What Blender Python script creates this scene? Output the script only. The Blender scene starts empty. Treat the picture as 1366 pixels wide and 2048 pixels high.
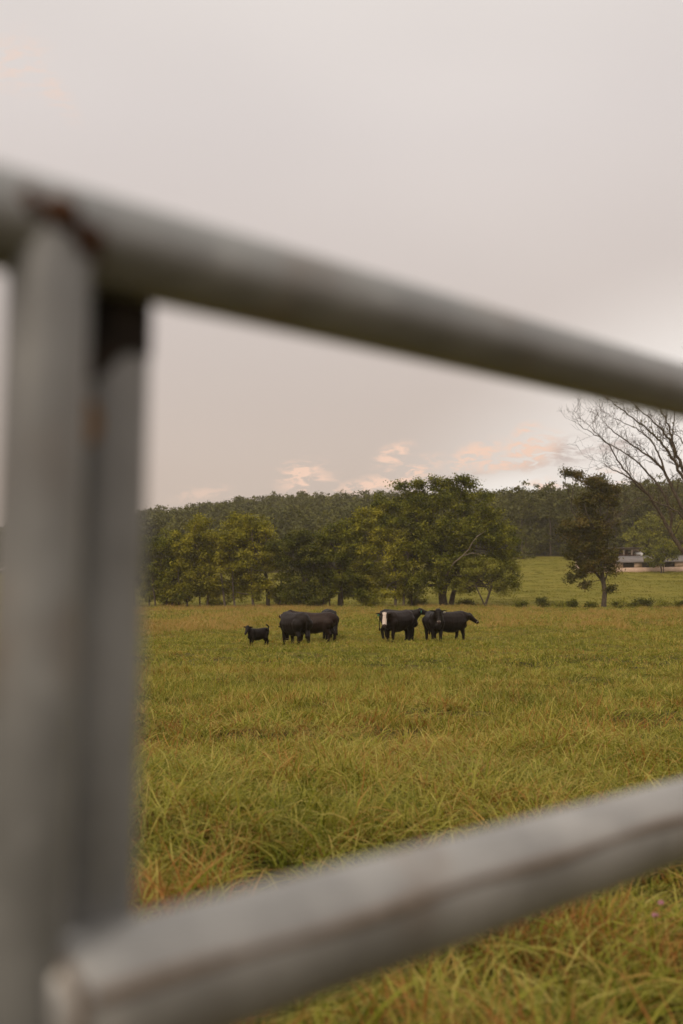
import bpy, bmesh, math
import numpy as np
from mathutils import Vector, Matrix, Quaternion

RNG = np.random.default_rng(7)
scene = bpy.context.scene
COL = scene.collection

# ------------------------------------------------------------------ camera
CAM_Z = 1.25
F_PX = 1991.0            # focal length in pixels of the 1366 x 2048 photograph (35 mm lens)
HORIZON = 1147.0
PITCH = math.atan((HORIZON - 1024.0) / F_PX)
cam_data = bpy.data.cameras.new("camera")
cam = bpy.data.objects.new("camera", cam_data)
COL.objects.link(cam)
cam.location = (0, 0, CAM_Z)
cam.rotation_euler = (math.pi / 2 + PITCH, 0, 0)
cam_data.sensor_fit = 'VERTICAL'
cam_data.sensor_height = 36.0
cam_data.lens = 35.0
cam_data.clip_start = 0.05
cam_data.clip_end = 5000
cam_data.dof.use_dof = True
cam_data.dof.focus_distance = 19.0
cam_data.dof.aperture_fstop = 1.9
scene.camera = cam

# ------------------------------------------------------------------ light
SUN_AZ, SUN_EL = math.radians(215), math.radians(42)   # compass-like: direction the sun stands in, measured from +Y clockwise
scene.view_settings.view_transform = 'Standard'
scene.view_settings.look = 'None'
scene.view_settings.exposure = 0.2
scene.view_settings.gamma = 1.0
scene.view_settings.use_curve_mapping = False

sun_data = bpy.data.lights.new("sun", 'SUN')
sun_data.energy = 1.5
sun_data.angle = math.radians(24)
sun_data.color = (1.0, 0.86, 0.70)
sun = bpy.data.objects.new("sun", sun_data)
COL.objects.link(sun)
sd = Vector((math.sin(SUN_AZ) * math.cos(SUN_EL), math.cos(SUN_AZ) * math.cos(SUN_EL), math.sin(SUN_EL)))
sun.rotation_euler = sd.to_track_quat('Z', 'Y').to_euler()
sun.location = (0, -20, 40)


class NT:
    """small helper for building node trees"""
    def __init__(self, tree):
        self.t = tree
        self.n = tree.nodes
        self.l = tree.links

    def new(self, typ, **kw):
        nd = self.n.new(typ)
        for k, v in kw.items():
            setattr(nd, k, v)
        return nd

    def put(self, sock, v):
        if hasattr(v, "is_linked"):
            self.l.new(v, sock)
        else:
            sock.default_value = v

    def math(self, op, a, b=0.0, c=0.0, clamp=False):
        nd = self.new('ShaderNodeMath', operation=op, use_clamp=clamp)
        self.put(nd.inputs[0], a)
        self.put(nd.inputs[1], b)
        self.put(nd.inputs[2], c)
        return nd.outputs[0]

    def maprange(self, v, a, b, c=0.0, d=1.0, smooth=True):
        nd = self.new('ShaderNodeMapRange', interpolation_type='SMOOTHSTEP' if smooth else 'LINEAR')
        self.put(nd.inputs['Value'], v)
        nd.inputs['From Min'].default_value = a
        nd.inputs['From Max'].default_value = b
        nd.inputs['To Min'].default_value = c
        nd.inputs['To Max'].default_value = d
        return nd.outputs['Result']

    def mix(self, f, a, b, mode='MIX'):
        nd = self.new('ShaderNodeMix', data_type='RGBA', blend_type=mode)
        self.put(nd.inputs[0], f)
        self.put(nd.inputs[6], a if hasattr(a, "is_linked") else (*a, 1.0))
        self.put(nd.inputs[7], b if hasattr(b, "is_linked") else (*b, 1.0))
        return nd.outputs[2]

    def noise(self, vec, scale, detail=3.0, rough=0.55, dist=0.0):
        nd = self.new('ShaderNodeTexNoise')
        if vec is not None:
            self.l.new(vec, nd.inputs['Vector'])
        nd.inputs['Scale'].default_value = scale
        nd.inputs['Detail'].default_value = detail
        nd.inputs['Roughness'].default_value = rough
        nd.inputs['Distortion'].default_value = dist
        return nd.outputs['Fac']

    def mapping(self, vec, loc=(0, 0, 0), rot=(0, 0, 0), sc=(1, 1, 1), typ='POINT'):
        nd = self.new('ShaderNodeMapping', vector_type=typ)
        self.l.new(vec, nd.inputs['Vector'])
        nd.inputs['Location'].default_value = loc
        nd.inputs['Rotation'].default_value = rot
        nd.inputs['Scale'].default_value = sc
        return nd.outputs[0]


def lin(r, g, b):
    f = lambda c: (c / 255 / 12.92) if c <= 10 else ((c / 255 + 0.055) / 1.055) ** 2.4
    return (f(r), f(g), f(b))


world = bpy.data.worlds.new("World")
scene.world = world
world.use_nodes = True
w = NT(world.node_tree)
w.n.clear()
out = w.new('ShaderNodeOutputWorld')
sky = w.new('ShaderNodeTexSky', sky_type='NISHITA', sun_disc=False)
sky.sun_elevation = SUN_EL
sky.sun_rotation = SUN_AZ
sky.dust_density = 3.0
bg_sky = w.new('ShaderNodeBackground')
w.l.new(sky.outputs[0], bg_sky.inputs[0])
bg_sky.inputs[1].default_value = 0.07
tc = w.new('ShaderNodeTexCoord').outputs['Generated']
sep = w.new('ShaderNodeSeparateXYZ')
w.l.new(tc, sep.inputs[0])
zc = w.math('MAXIMUM', sep.outputs[2], 0.0)
# overcast cloud deck: brighter towards the zenith, slightly uneven
ramp = w.new('ShaderNodeValToRGB')
cr = ramp.color_ramp
stops = [(0.0, lin(202, 184, 171)), (0.10, lin(204, 187, 175)), (0.22, lin(210, 197, 188)),
         (0.42, lin(221, 212, 207)), (0.60, lin(230, 223, 217)), (1.0, (0.98, 0.95, 0.91))]
cr.elements[0].position, cr.elements[0].color = stops[0][0], (*stops[0][1], 1)
cr.elements[1].position, cr.elements[1].color = stops[-1][0], (*stops[-1][1], 1)
for p, c in stops[1:-1]:
    e = cr.elements.new(p)
    e.color = (*c, 1)
w.l.new(zc, ramp.inputs[0])
deck = ramp.outputs[0]
big = w.noise(w.mapping(tc, sc=(1.0, 1.0, 2.2)), 1.6, 2.0, 0.5, 0.0)
deck = w.mix(w.maprange(big, 0.3, 0.7), deck, w.mix(1.0, deck, (0.91, 0.905, 0.91), 'MULTIPLY'))
# direction in tangent coordinates about the valley ahead (u = x/y, v = z/y)
ysafe = w.math('MAXIMUM', sep.outputs[1], 0.05)
u = w.math('DIVIDE', sep.outputs[0], ysafe)
v = w.math('DIVIDE', sep.outputs[2], ysafe)
cmb = w.new('ShaderNodeCombineXYZ')
w.l.new(u, cmb.inputs[0])
w.l.new(v, cmb.inputs[1])
uv = cmb.outputs[0]


def blob(u0, v0, su, sv, rot):
    m = w.mapping(uv, loc=(u0, v0, 0), rot=(0, 0, rot), sc=(su, sv, 1.0), typ='TEXTURE')
    ln = w.new('ShaderNodeVectorMath', operation='LENGTH')
    w.l.new(m, ln.inputs[0])
    return w.maprange(ln.outputs['Value'], 0.0, 1.0, 1.0, 0.0)


def bsum(lst):
    acc = None
    for b in lst:
        s = blob(*b[:5])
        if len(b) > 5:
            s = w.math('MULTIPLY', s, b[5])
        acc = s if acc is None else w.math('MAXIMUM', acc, s)
    return acc


# pale gap of clearer evening sky low on the right
gap = bsum([(0.32, 0.125, 0.34, 0.15, 0.25), (0.36, 0.18, 0.30, 0.16, 0.3), (0.17, 0.085, 0.18, 0.04, 0.2)])
deck = w.mix(gap, deck, lin(240, 232, 225))
# small evening clouds low over the hill and a faint wisp higher up
wisps = w.noise(w.mapping(uv, rot=(0, 0, math.radians(-16)), sc=(1.0, 3.2, 1.0)), 28.0, 5.0, 0.64, 0.7)
wisps = w.maprange(wisps, 0.43, 0.55)
fine = w.noise(w.mapping(uv, rot=(0, 0, math.radians(-14)), sc=(1.0, 2.0, 1.0)), 75.0, 3.0, 0.6, 0.3)
wisps = w.math('MULTIPLY', wisps, w.maprange(fine, 0.30, 0.58, 0.25, 1.0))
grey = bsum([(0.225, 0.122, 0.055, 0.022, 0.12), (0.185, 0.112, 0.05, 0.014, 0.1), (0.10, 0.092, 0.07, 0.012, 0.2), (0.27, 0.128, 0.05, 0.010, 0.15)])
cl = w.mix(w.math('MULTIPLY', w.math('MULTIPLY', grey, wisps), 1.0), deck, lin(190, 172, 164))
pink = bsum([(-0.040, 0.101, 0.036, 0.021, 0.18), (-0.034, 0.092, 0.044, 0.018, 0.1, 0.8),
             (0.052, 0.1195, 0.032, 0.016, 0.5), (0.063, 0.100, 0.058, 0.018, 0.38),
             (0.030, 0.089, 0.064, 0.014, 0.2, 0.8), (0.135, 0.119, 0.044, 0.019, 0.42),
             (0.190, 0.125, 0.046, 0.027, 0.30), (0.187, 0.144, 0.022, 0.013, 0.3, 0.75),
             (0.165, 0.112, 0.055, 0.015, 0.1, 0.9), (0.20, 0.087, 0.06, 0.012, 0.25, 0.7), (0.26, 0.094, 0.05, 0.016, 0.1, 0.55),
             (-0.335, 0.53, 0.05, 0.05, -0.9, 0.28), (-0.300, 0.50, 0.06, 0.02, -0.9, 0.28), (-0.14, 0.080, 0.05, 0.012, 0.1, 0.35)])
pink = w.math('MULTIPLY', w.math('MULTIPLY', pink, wisps), 1.5, clamp=True)
cl = w.mix(pink, cl, lin(239, 204, 182))
bg_plain = w.new('ShaderNodeBackground')
w.l.new(deck, bg_plain.inputs[0])
bg_cloud = w.new('ShaderNodeBackground')
w.l.new(cl, bg_cloud.inputs[0])


def within(val, a, b):
    return w.math('MULTIPLY', w.math('GREATER_THAN', val, a), w.math('LESS_THAN', val, b))


low = w.math('MULTIPLY', within(v, 0.05, 0.17), within(u, -0.22, 0.34))
high = w.math('MULTIPLY', within(v, 0.42, 0.62), within(u, -0.42, -0.20))
mixc = w.new('ShaderNodeMixShader')
w.l.new(w.math('MAXIMUM', low, high), mixc.inputs[0])
w.l.new(bg_plain.outputs[0], mixc.inputs[1])
w.l.new(bg_cloud.outputs[0], mixc.inputs[2])
world.cycles.sampling_method = 'NONE'      # an even sky needs no importance map
mixw = w.new('ShaderNodeMixShader')
mixw.inputs[0].default_value = 0.92
w.l.new(bg_sky.outputs[0], mixw.inputs[1])
w.l.new(mixc.outputs[0], mixw.inputs[2])
w.l.new(mixw.outputs[0], out.inputs['Surface'])

scene.render.engine = 'CYCLES'
cy = scene.cycles
cy.max_bounces = 6
cy.diffuse_bounces = 2
cy.use_adaptive_sampling = True
cy.adaptive_threshold = 0.01
cy.glossy_bounces = 2
cy.transmission_bounces = 4
cy.transparent_max_bounces = 8
cy.volume_bounces = 1
cy.use_denoising = True
cy.sample_clamp_indirect = 4.0


# ------------------------------------------------------------------ helpers
def ray(px, py):
    """direction (dx, 1, dz) of a photograph pixel"""
    a, b = (px - 683.0) / F_PX, -(py - 1024.0) / F_PX
    c, s = math.cos(PITCH), math.sin(PITCH)
    y = c - b * s
    z = s + b * c
    return a / y, z / y


def at(px, py, d):
    dx, dz = ray(px, py)
    return np.array((dx * d, d, CAM_Z + dz * d))


def vnoise(x, y, seed=0.0):
    xi, yi = np.floor(x), np.floor(y)
    xf, yf = x - xi, y - yi
    h = lambda a, b: np.modf(np.abs(np.sin(a * 127.1 + b * 311.7 + seed * 17.3) * 43758.5453))[0]
    sx, sy = xf * xf * (3 - 2 * xf), yf * yf * (3 - 2 * yf)
    return ((h(xi, yi) * (1 - sx) + h(xi + 1, yi) * sx) * (1 - sy) +
            (h(xi, yi + 1) * (1 - sx) + h(xi + 1, yi + 1) * sx) * sy)


def sstep(a, b, x):
    t = np.clip((x - a) / (b - a), 0, 1)
    return t * t * (3 - 2 * t)


SKYLINE = np.array([(-900, 1090), (-300, 1088), (0, 1075), (150, 1040), (280, 1018), (400, 1001), (450, 991), (540, 985), (600, 981), (660, 983),
                    (720, 976), (780, 978), (960, 977), (1000, 973), (1060, 976), (1120, 967), (1240, 965), (1366, 958), (1600, 962), (2300, 990)], float)
RIDGE_D = 400.0
WOOD_D = 234.0


def gz(x, y):
    x = np.asarray(x, float)
    y = np.asarray(y, float)
    yy = np.maximum(y, 0)
    yc = np.minimum(yy, 128)
    z = -1.745 * (1 - np.exp(-yc / 33.5)) - 0.01 * yc
    z = z + 0.03 * np.clip(-y, 0, 60)
    uu = np.clip(x / np.maximum(yy, 5.0), -1.2, 1.2)
    t = np.clip(yy - 126, 0, WOOD_D - 126)
    rise = 0.068 * t * t / (t + 7) + 0.00012 * t * t
    z = z + rise * (0.50 + 0.50 * sstep(-0.10, 0.13, uu))
    px = uu * F_PX + 683
    sk = np.interp(px, SKYLINE[:, 0], SKYLINE[:, 1])
    ridge = CAM_Z + (HORIZON - sk) / F_PX * RIDGE_D - 13.5
    k = np.clip((yy - WOOD_D) / (RIDGE_D - WOOD_D), 0, 1.0)
    z = z + k * np.maximum(ridge - z, 0.0)
    z = z - 0.08 * np.clip(yy - RIDGE_D - 20, 0, 300)
    z = z + (vnoise(x / 1.3, y / 1.3, 1) - 0.5) * 0.20 + (vnoise(x / 4.1, y / 4.1, 2) - 0.5) * 0.10
    z = z + (vnoise(x / 17, y / 23, 3) - 0.5) * 0.30 * sstep(12, 45, yy)
    return z


def ground_hit(px, py):
    dx, dz = ray(px, py)
    ys = np.linspace(1.5, 420, 20000)
    zz = CAM_Z + dz * ys
    g = gz(dx * ys, ys)
    i = np.argmax(zz <= g)
    return float(dx * ys[i]), float(ys[i]), float(g[i])


def base(px, d):
    dx, _ = ray(px, HORIZON + 60)
    x = (px - 683.0) / F_PX * d
    return np.array((x, d, float(gz(x, d))))


def make_mesh(name, V, Q, mat=None, attrs=None, smooth=False):
    V = np.asarray(V, np.float32).reshape(-1, 3)
    Q = np.asarray(Q, np.int32).reshape(-1, 4)
    me = bpy.data.meshes.new(name)
    me.vertices.add(len(V))
    me.vertices.foreach_set("co", V.ravel())
    me.loops.add(Q.size)
    me.loops.foreach_set("vertex_index", Q.ravel())
    me.polygons.add(len(Q))
    me.polygons.foreach_set("loop_start", np.arange(0, Q.size, 4, dtype=np.int32))
    me.polygons.foreach_set("loop_total", np.full(len(Q), 4, np.int32))
    me.update(calc_edges=True)
    if smooth:
        me.polygons.foreach_set("use_smooth", np.ones(len(Q), bool))
    for k, a in (attrs or {}).items():
        at_ = me.attributes.new(k, 'FLOAT', 'POINT')
        at_.data.foreach_set("value", np.asarray(a, np.float32))
    if mat:
        me.materials.append(mat)
    return me


def link(name, me, parent=None):
    o = bpy.data.objects.new(name, me)
    COL.objects.link(o)
    if parent:
        o.parent = parent
    return o


def tag(o, label=None, cat=None, group=None, kind=None):
    if label:
        o["label"] = label
    if cat:
        o["category"] = cat
    if group:
        o["group"] = group
    if kind:
        o["kind"] = kind
    return o


def empty(name, loc, label, cat, group=None):
    o = bpy.data.objects.new(name, None)
    COL.objects.link(o)
    o.location = loc
    o.empty_display_size = 0.3
    tag(o, label, cat, group)
    return o


class Geo:
    """collects quads; local = subtract origin"""
    def __init__(self, origin=(0, 0, 0)):
        self.V, self.Q, self.n = [], [], 0
        self.o = np.asarray(origin, float)

    def add(self, V, Q):
        self.V.append(np.asarray(V, float) - self.o)
        self.Q.append(np.asarray(Q, int) + self.n)
        self.n += len(V)

    def tube(self, P, R, sides=6, cap=False):
        P = np.asarray(P, float)
        R = np.asarray(R, float) * np.ones(len(P))
        T = np.gradient(P, axis=0)
        T /= np.linalg.norm(T, axis=1)[:, None] + 1e-9
        ref = np.array((0.31, 0.17, 0.93)) if abs(T[:, 2]).mean() < 0.8 else np.array((0.9, 0.3, 0.1))
        A = np.cross(T, ref)
        A /= np.linalg.norm(A, axis=1)[:, None] + 1e-9
        B = np.cross(T, A)
        ang = np.linspace(0, 2 * math.pi, sides, endpoint=False)
        V = (P[:, None, :] + R[:, None, None] * (A[:, None, :] * np.cos(ang)[None, :, None] + B[:, None, :] * np.sin(ang)[None, :, None])).reshape(-1, 3)
        Q = []
        for i in range(len(P) - 1):
            for j in range(sides):
                k = (j + 1) % sides
                Q.append((i * sides + j, i * sides + k, (i + 1) * sides + k, (i + 1) * sides + j))
        if cap:
            V = np.vstack([V, P[0], P[-1]])
            c0, c1 = len(V) - 2, len(V) - 1
            for j in range(0, sides, 2):
                Q.append((c0, (j + 2) % sides, (j + 1) % sides, j))
                e = (len(P) - 1) * sides
                Q.append((c1, e + j, e + (j + 1) % sides, e + (j + 2) % sides))
        self.add(V, Q)

    def box(self, c, s, rot=None):
        c, s = np.asarray(c, float), np.asarray(s, float) / 2
        V = np.array([(x, y, z) for x in (-1, 1) for y in (-1, 1) for z in (-1, 1)], float) * s
        if rot is not None:
            V = V @ np.asarray(rot).T
        self.add(V + c, [(0, 1, 3, 2), (4, 6, 7, 5), (0, 4, 5, 1), (2, 3, 7, 6), (0, 2, 6, 4), (1, 5, 7, 3)])

    def mesh(self, name, mat, smooth=False):
        return make_mesh(name, np.vstack(self.V), np.vstack(self.Q), mat, smooth=smooth)


# ------------------------------------------------------------------ materials
def new_mat(name):
    m = bpy.data.materials.new(name)
    m.use_nodes = True
    t = NT(m.node_tree)
    t.n.clear()
    o = t.new('ShaderNodeOutputMaterial')
    return m, t, o


def principled(t, o, color, rough=0.7, spec=0.3, metal=0.0, bump=None, bdist=0.01, bstr=0.5):
    p = t.new('ShaderNodeBsdfPrincipled')
    t.put(p.inputs['Base Color'], color if hasattr(color, "is_linked") else (*color, 1))
    t.put(p.inputs['Roughness'], rough)
    p.inputs['Specular IOR Level'].default_value = spec
    t.put(p.inputs['Metallic'], metal)
    if bump is not None:
        b = t.new('ShaderNodeBump')
        b.inputs['Strength'].default_value = bstr
        b.inputs['Distance'].default_value = bdist
        t.l.new(bump, b.inputs['Height'])
        t.l.new(b.outputs[0], p.inputs['Normal'])
    t.l.new(p.outputs[0], o.inputs['Surface'])
    return p


def leaf_mat(name, cols, trans=0.18, rough=0.6, patch=0.62, inst=0.0):
    """foliage: colour varies leaf by leaf (attribute rnd) and slowly over the crown"""
    m, t, o = new_mat(name)
    a = t.new('ShaderNodeAttribute', attribute_name="rnd").outputs['Fac']
    rp = t.new('ShaderNodeValToRGB')
    e = rp.color_ramp.elements
    e[0].position, e[0].color = 0.0, (*cols[0], 1)
    e[1].position, e[1].color = 1.0, (*cols[-1], 1)
    for i, c in enumerate(cols[1:-1]):
        x = e.new((i + 1) / (len(cols) - 1))
        x.color = (*c, 1)
    pos = t.new('ShaderNodeNewGeometry').outputs['Position']
    n = t.noise(pos, 0.62, 3.0)
    f = t.math('ADD', t.math('MULTIPLY', a, 1 - patch), t.math('MULTIPLY', t.maprange(n, 0.34, 0.66), patch))
    if inst:
        f = t.math('ADD', t.math('MULTIPLY', f, 1 - inst), t.math('MULTIPLY', t.new('ShaderNodeObjectInfo').outputs['Random'], inst))
    t.l.new(f, rp.inputs[0])
    d = t.new('ShaderNodeBsdfPrincipled')
    t.l.new(rp.outputs[0], d.inputs['Base Color'])
    d.inputs['Roughness'].default_value = rough
    d.inputs['Specular IOR Level'].default_value = 0.08
    tr = t.new('ShaderNodeBsdfTranslucent')
    t.l.new(t.mix(1.0, rp.outputs[0], (1.15, 1.1, 0.5), 'MULTIPLY'), tr.inputs[0])
    mx = t.new('ShaderNodeMixShader')
    mx.inputs[0].default_value = trans
    t.l.new(d.outputs[0], mx.inputs[1])
    t.l.new(tr.outputs[0], mx.inputs[2])
    t.l.new(mx.outputs[0], o.inputs['Surface'])
    return m


def bark_mat(name, c0, c1):
    m, t, o = new_mat(name)
    pos = t.new('ShaderNodeNewGeometry').outputs['Position']
    n = t.noise(t.mapping(pos, sc=(4, 4, 1.0)), 2.2, 5.0, 0.65)
    principled(t, o, t.mix(t.maprange(n, 0.35, 0.68), c0, c1), 0.9, 0.15, bump=n, bdist=0.04, bstr=0.7)
    return m


LEAF_GREEN = leaf_mat("leaf_green", [(.042, .050, .005), (.098, .106, .010), (.175, .174, .017), (.31, .285, .032)])
LEAF_OLIVE = leaf_mat("leaf_olive", [(.085, .086, .008), (.18, .170, .015), (.29, .262, .026), (.44, .38, .045)])
LEAF_DARK = leaf_mat("leaf_dark", [(.030, .036, .005), (.062, .068, .008), (.105, .107, .014), (.20, .185, .026)])
LEAF_BROWN = leaf_mat("leaf_brown", [(.050, .050, .010), (.090, .080, .015), (.130, .104, .022), (.19, .120, .030)], trans=0.15)
LEAF_WOOD = leaf_mat("leaf_woodland", [(.066, .068, .015), (.092, .092, .020), (.120, .116, .027), (.16, .148, .036)], trans=0.15, patch=.35)
LEAF_PALE = leaf_mat("leaf_pale", [(.10, .106, .014), (.17, .17, .023), (.24, .23, .034), (.33, .30, .05)])
LEAF_HILL = leaf_mat("leaf_hill", [(.066, .068, .014), (.090, .090, .019), (.115, .112, .025), (.15, .138, .033)], trans=0.15, patch=.2, inst=.6)
BARK = bark_mat("bark_grey_brown", (.050, .038, .026), (.13, .10, .072))
BARK_PALE = bark_mat("bark_pale", (.075, .058, .042), (.17, .135, .10))
BARK_DEAD = bark_mat("bark_dead", (.14, .11, .08), (.27, .22, .165))
BARK_BARE = bark_mat("bark_bare", (.055, .040, .027), (.135, .098, .066))

# terrain soil: turf colours by zone painted on the vertices (meadow / far pasture / woodland floor)
SOIL, t, o = new_mat("turf")
pos = t.new('ShaderNodeNewGeometry').outputs['Position']
zone = t.new('ShaderNodeAttribute', attribute_name="zone").outputs['Fac']
n1 = t.noise(pos, 0.9, 6.0, 0.65)
n2 = t.noise(t.mapping(pos, sc=(0.10, 0.22, 0.1)), 1.0, 4.0, 0.6)
n3 = t.noise(t.mapping(pos, sc=(0.6, 1.6, 0.6)), 1.3, 5.0, 0.7)
near = t.mix(t.maprange(n1, 0.35, 0.65), (.038, .030, .005), (.085, .066, .010))
far = t.mix(t.maprange(n2, 0.32, 0.68), (.150, .136, .014), (.205, .170, .026))
far = t.mix(t.math('MULTIPLY', t.maprange(n3, 0.52, 0.75), 0.55), far, (.095, .078, .008))
wood = (.045, .036, .012)
c = t.mix(t.maprange(zone, 0.25, 0.75), near, far)
c = t.mix(t.maprange(zone, 1.25, 1.75), c, wood)
principled(t, o, c, 0.95, 0.1, bump=n1, bdist=0.08, bstr=0.6)


def grass_mat(name, ramp_cols, patch_cols, trans=0.3):
    m, t, o = new_mat(name)
    a = t.new('ShaderNodeAttribute', attribute_name="rnd").outputs['Fac']
    h = t.new('ShaderNodeAttribute', attribute_name="tip").outputs['Fac']
    pos = t.new('ShaderNodeNewGeometry').outputs['Position']
    rp = t.new('ShaderNodeValToRGB')
    e = rp.color_ramp.elements
    e[0].position, e[0].color = 0.0, (*ramp_cols[0][1], 1)
    e[1].position, e[1].color = 1.0, (*ramp_cols[-1][1], 1)
    for p, c in ramp_cols[1:-1]:
        x = e.new(p)
        x.color = (*c, 1)
    n1 = t.noise(pos, 0.8, 3.0)
    n2 = t.noise(pos, 0.16, 3.0)
    inst = t.new('ShaderNodeObjectInfo').outputs['Random']
    n = t.math('ADD', t.math('MULTIPLY', t.maprange(n1, 0.3, 0.7), 0.5), t.math('MULTIPLY', t.maprange(n2, 0.32, 0.68), 0.5))
    f = t.math('ADD', a, t.math('MULTIPLY', t.math('SUBTRACT', n, 0.5), 0.62))
    f = t.math('ADD', f, t.math('MULTIPLY', t.math('SUBTRACT', inst, 0.5), 0.50), clamp=True)
    t.l.new(f, rp.inputs[0])
    c = t.mix(t.math('MULTIPLY', t.maprange(h, 0.45, 1.0), 0.45), rp.outputs[0], patch_cols)
    n4 = t.noise(pos, 0.33, 4.0, .6)
    c = t.mix(t.maprange(n4, .45, .70, 0.0, .5), c, t.mix(1.0, c, (.55, .66, .6), 'MULTIPLY'))
    d = t.new('ShaderNodeBsdfPrincipled')
    t.l.new(c, d.inputs['Base Color'])
    d.inputs['Roughness'].default_value = 0.55
    d.inputs['Specular IOR Level'].default_value = 0.07
    tr = t.new('ShaderNodeBsdfTranslucent')
    t.l.new(t.mix(1.0, c, (1.1, 1.05, 0.6), 'MULTIPLY'), tr.inputs[0])
    mx = t.new('ShaderNodeMixShader')
    mx.inputs[0].default_value = trans
    t.l.new(d.outputs[0], mx.inputs[1])
    t.l.new(tr.outputs[0], mx.inputs[2])
    t.l.new(mx.outputs[0], o.inputs['Surface'])
    return m


GRASS = grass_mat("grass_blades", [(0.0, (.088, .112, .010)), (.33, (.205, .216, .020)), (.6, (.330, .308, .048)),
                                   (.80, (.50, .42, .12)), (.92, (.46, .26, .070)), (1.0, (.28, .135, .036))], (.47, .40, .11))
STRAW = grass_mat("straw_blades", [(0.0, (.30, .23, .04)), (.4, (.41, .28, .08)), (.75, (.47, .30, .11)), (1.0, (.48, .27, .10))], (.52, .34, .14))

PASTURE = grass_mat("pasture_blades", [(0.0, (.10, .108, .010)), (.5, (.17, .160, .016)), (1.0, (.25, .205, .04))], (.24, .20, .045))
RUSTY = grass_mat("rusty_blades", [(0.0, (.20, .085, .022)), (.35, (.33, .135, .034)), (.7, (.42, .20, .055)), (1.0, (.45, .27, .095))], (.44, .24, .08))

# ------------------------------------------------------------------ ground (one sheet to beyond the ridge)
angs = np.concatenate([np.linspace(-0.62, 0.62, 220), np.linspace(0.64, 2 * math.pi - 0.64, 90)])
rad = np.concatenate([[0.0], np.geomspace(0.25, 130, 210), np.linspace(131, 470, 110), np.geomspace(500, 2500, 14)])
AA, RR = np.meshgrid(angs, rad)
GX, GY = np.sin(AA) * RR, np.cos(AA) * RR
GZ = gz(GX, GY)
zone = .5 * sstep(16, 40, GY) + .5 * sstep(118, 132, GY) + sstep(WOOD_D - 3, WOOD_D + 3, GY + (vnoise(GX / 9, GY / 9, 8) - .5) * 10)
na, nr = len(angs), len(rad)
ii, jj = np.meshgrid(np.arange(nr - 1), np.arange(na), indexing='ij')
j2 = (jj + 1) % na
Q = np.stack([ii * na + jj, ii * na + j2, (ii + 1) * na + j2, (ii + 1) * na + jj], -1)[:, :, ::-1].reshape(-1, 4)
ground = link("ground", make_mesh("ground", np.stack([GX, GY, GZ], -1), Q, SOIL, {"zone": zone.ravel()}, smooth=True))
tag(ground, "turf of the sloping meadow, rising pasture and wooded hill", kind="structure")
ground["kind"] = "structure"


# ------------------------------------------------------------------ pipe gate
def metal_mat(name, basec, spread, worn=.5):
    m, t, o = new_mat(name)
    pos = t.new('ShaderNodeNewGeometry').outputs['Position']
    n = t.noise(pos, 9.0, 4.0, 0.6)
    n2 = t.noise(t.mapping(pos, sc=(1, 1, 0.25)), 38.0, 4.0, 0.6)
    stain = t.math('MULTIPLY', t.maprange(t.noise(t.mapping(pos, loc=(3.1, 1.2, .4)), 6.5, 3.0), 0.60, 0.72), spread)
    c = t.mix(t.maprange(n, 0.3, 0.7), tuple(x * 0.78 for x in basec), tuple(x * 1.18 for x in basec))
    c = t.mix(t.math('MULTIPLY', t.maprange(n2, 0.55, 0.8), 0.3), c, tuple(x * 0.7 for x in basec))
    scuff = t.maprange(t.noise(t.mapping(pos, loc=(1.7, .3, .9)), 17.0, 3.0, .55), .60, .74, 0.0, worn)
    c = t.mix(scuff, c, tuple(min(.8, x * 1.7) for x in basec))
    c = t.mix(stain, c, (.20, .12, .06))
    principled(t, o, c, t.maprange(n, .3, .7, .34, .5), 0.5, metal=0.4, bump=n2, bdist=0.0008, bstr=0.3)
    return m


GALV_PALE = metal_mat("worn_galvanised_steel", (.350, .338, .318), 0.28, .2)
GALV = metal_mat("galvanised_steel", (.268, .266, .256), 0.32)
m, t, o = new_mat("rust")
pos = t.new('ShaderNodeNewGeometry').outputs['Position']
n = t.noise(pos, 45.0, 5.0, 0.65)
principled(t, o, t.mix(t.maprange(n, 0.3, 0.7), (.030, .014, .008), (.10, .045, .021)), 0.9, 0.2, bump=n, bdist=0.002, bstr=0.6)
RUST = m
m, t, o = new_mat("rail_shade")  # near-black: shade below the top rail, put into the colour
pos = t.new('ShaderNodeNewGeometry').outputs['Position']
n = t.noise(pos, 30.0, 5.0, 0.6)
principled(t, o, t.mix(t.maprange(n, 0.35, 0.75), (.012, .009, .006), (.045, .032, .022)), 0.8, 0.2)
RAIL_SHADE = m
m, t, o = new_mat("rust_smear")
pos = t.new('ShaderNodeNewGeometry').outputs['Position']
n = t.noise(pos, 60.0, 4.0, 0.6)
principled(t, o, t.mix(t.maprange(n, 0.35, 0.7), (.13, .098, .070), (.20, .16, .125)), 0.85, 0.2)
SMEAR = m

m, t, o = new_mat("orange_rust")
pos = t.new('ShaderNodeNewGeometry').outputs['Position']
n = t.noise(pos, 80.0, 4.0, 0.6)
principled(t, o, t.mix(t.maprange(n, 0.3, 0.7), (.20, .10, .03), (.34, .18, .06)), 0.85, 0.2)
ORANGE = m

P0 = at(100, HORIZON, 0.60)[:2]
P1 = at(1366, HORIZON, 1.13)[:2]
gdir = (P1 - P0) / np.linalg.norm(P1 - P0)
gnor = np.array((gdir[1], -gdir[0]))                     # towards the camera side
if gnor @ -P0 < 0:
    gnor = -gnor
TOP_Z, R_TOP = CAM_Z + 0.209, 0.0305
gate_base = np.array((P0[0], P0[1], gz(P0[0], P0[1])))
gate = empty("pipe_gate", gate_base, "galvanised steel pipe gate with a rusty welded corner, close in front of the meadow", "gate")


def gpt(s, z, off=0.0):
    p = P0 + gdir * s + gnor * off
    return np.array((p[0], p[1], z))


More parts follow.
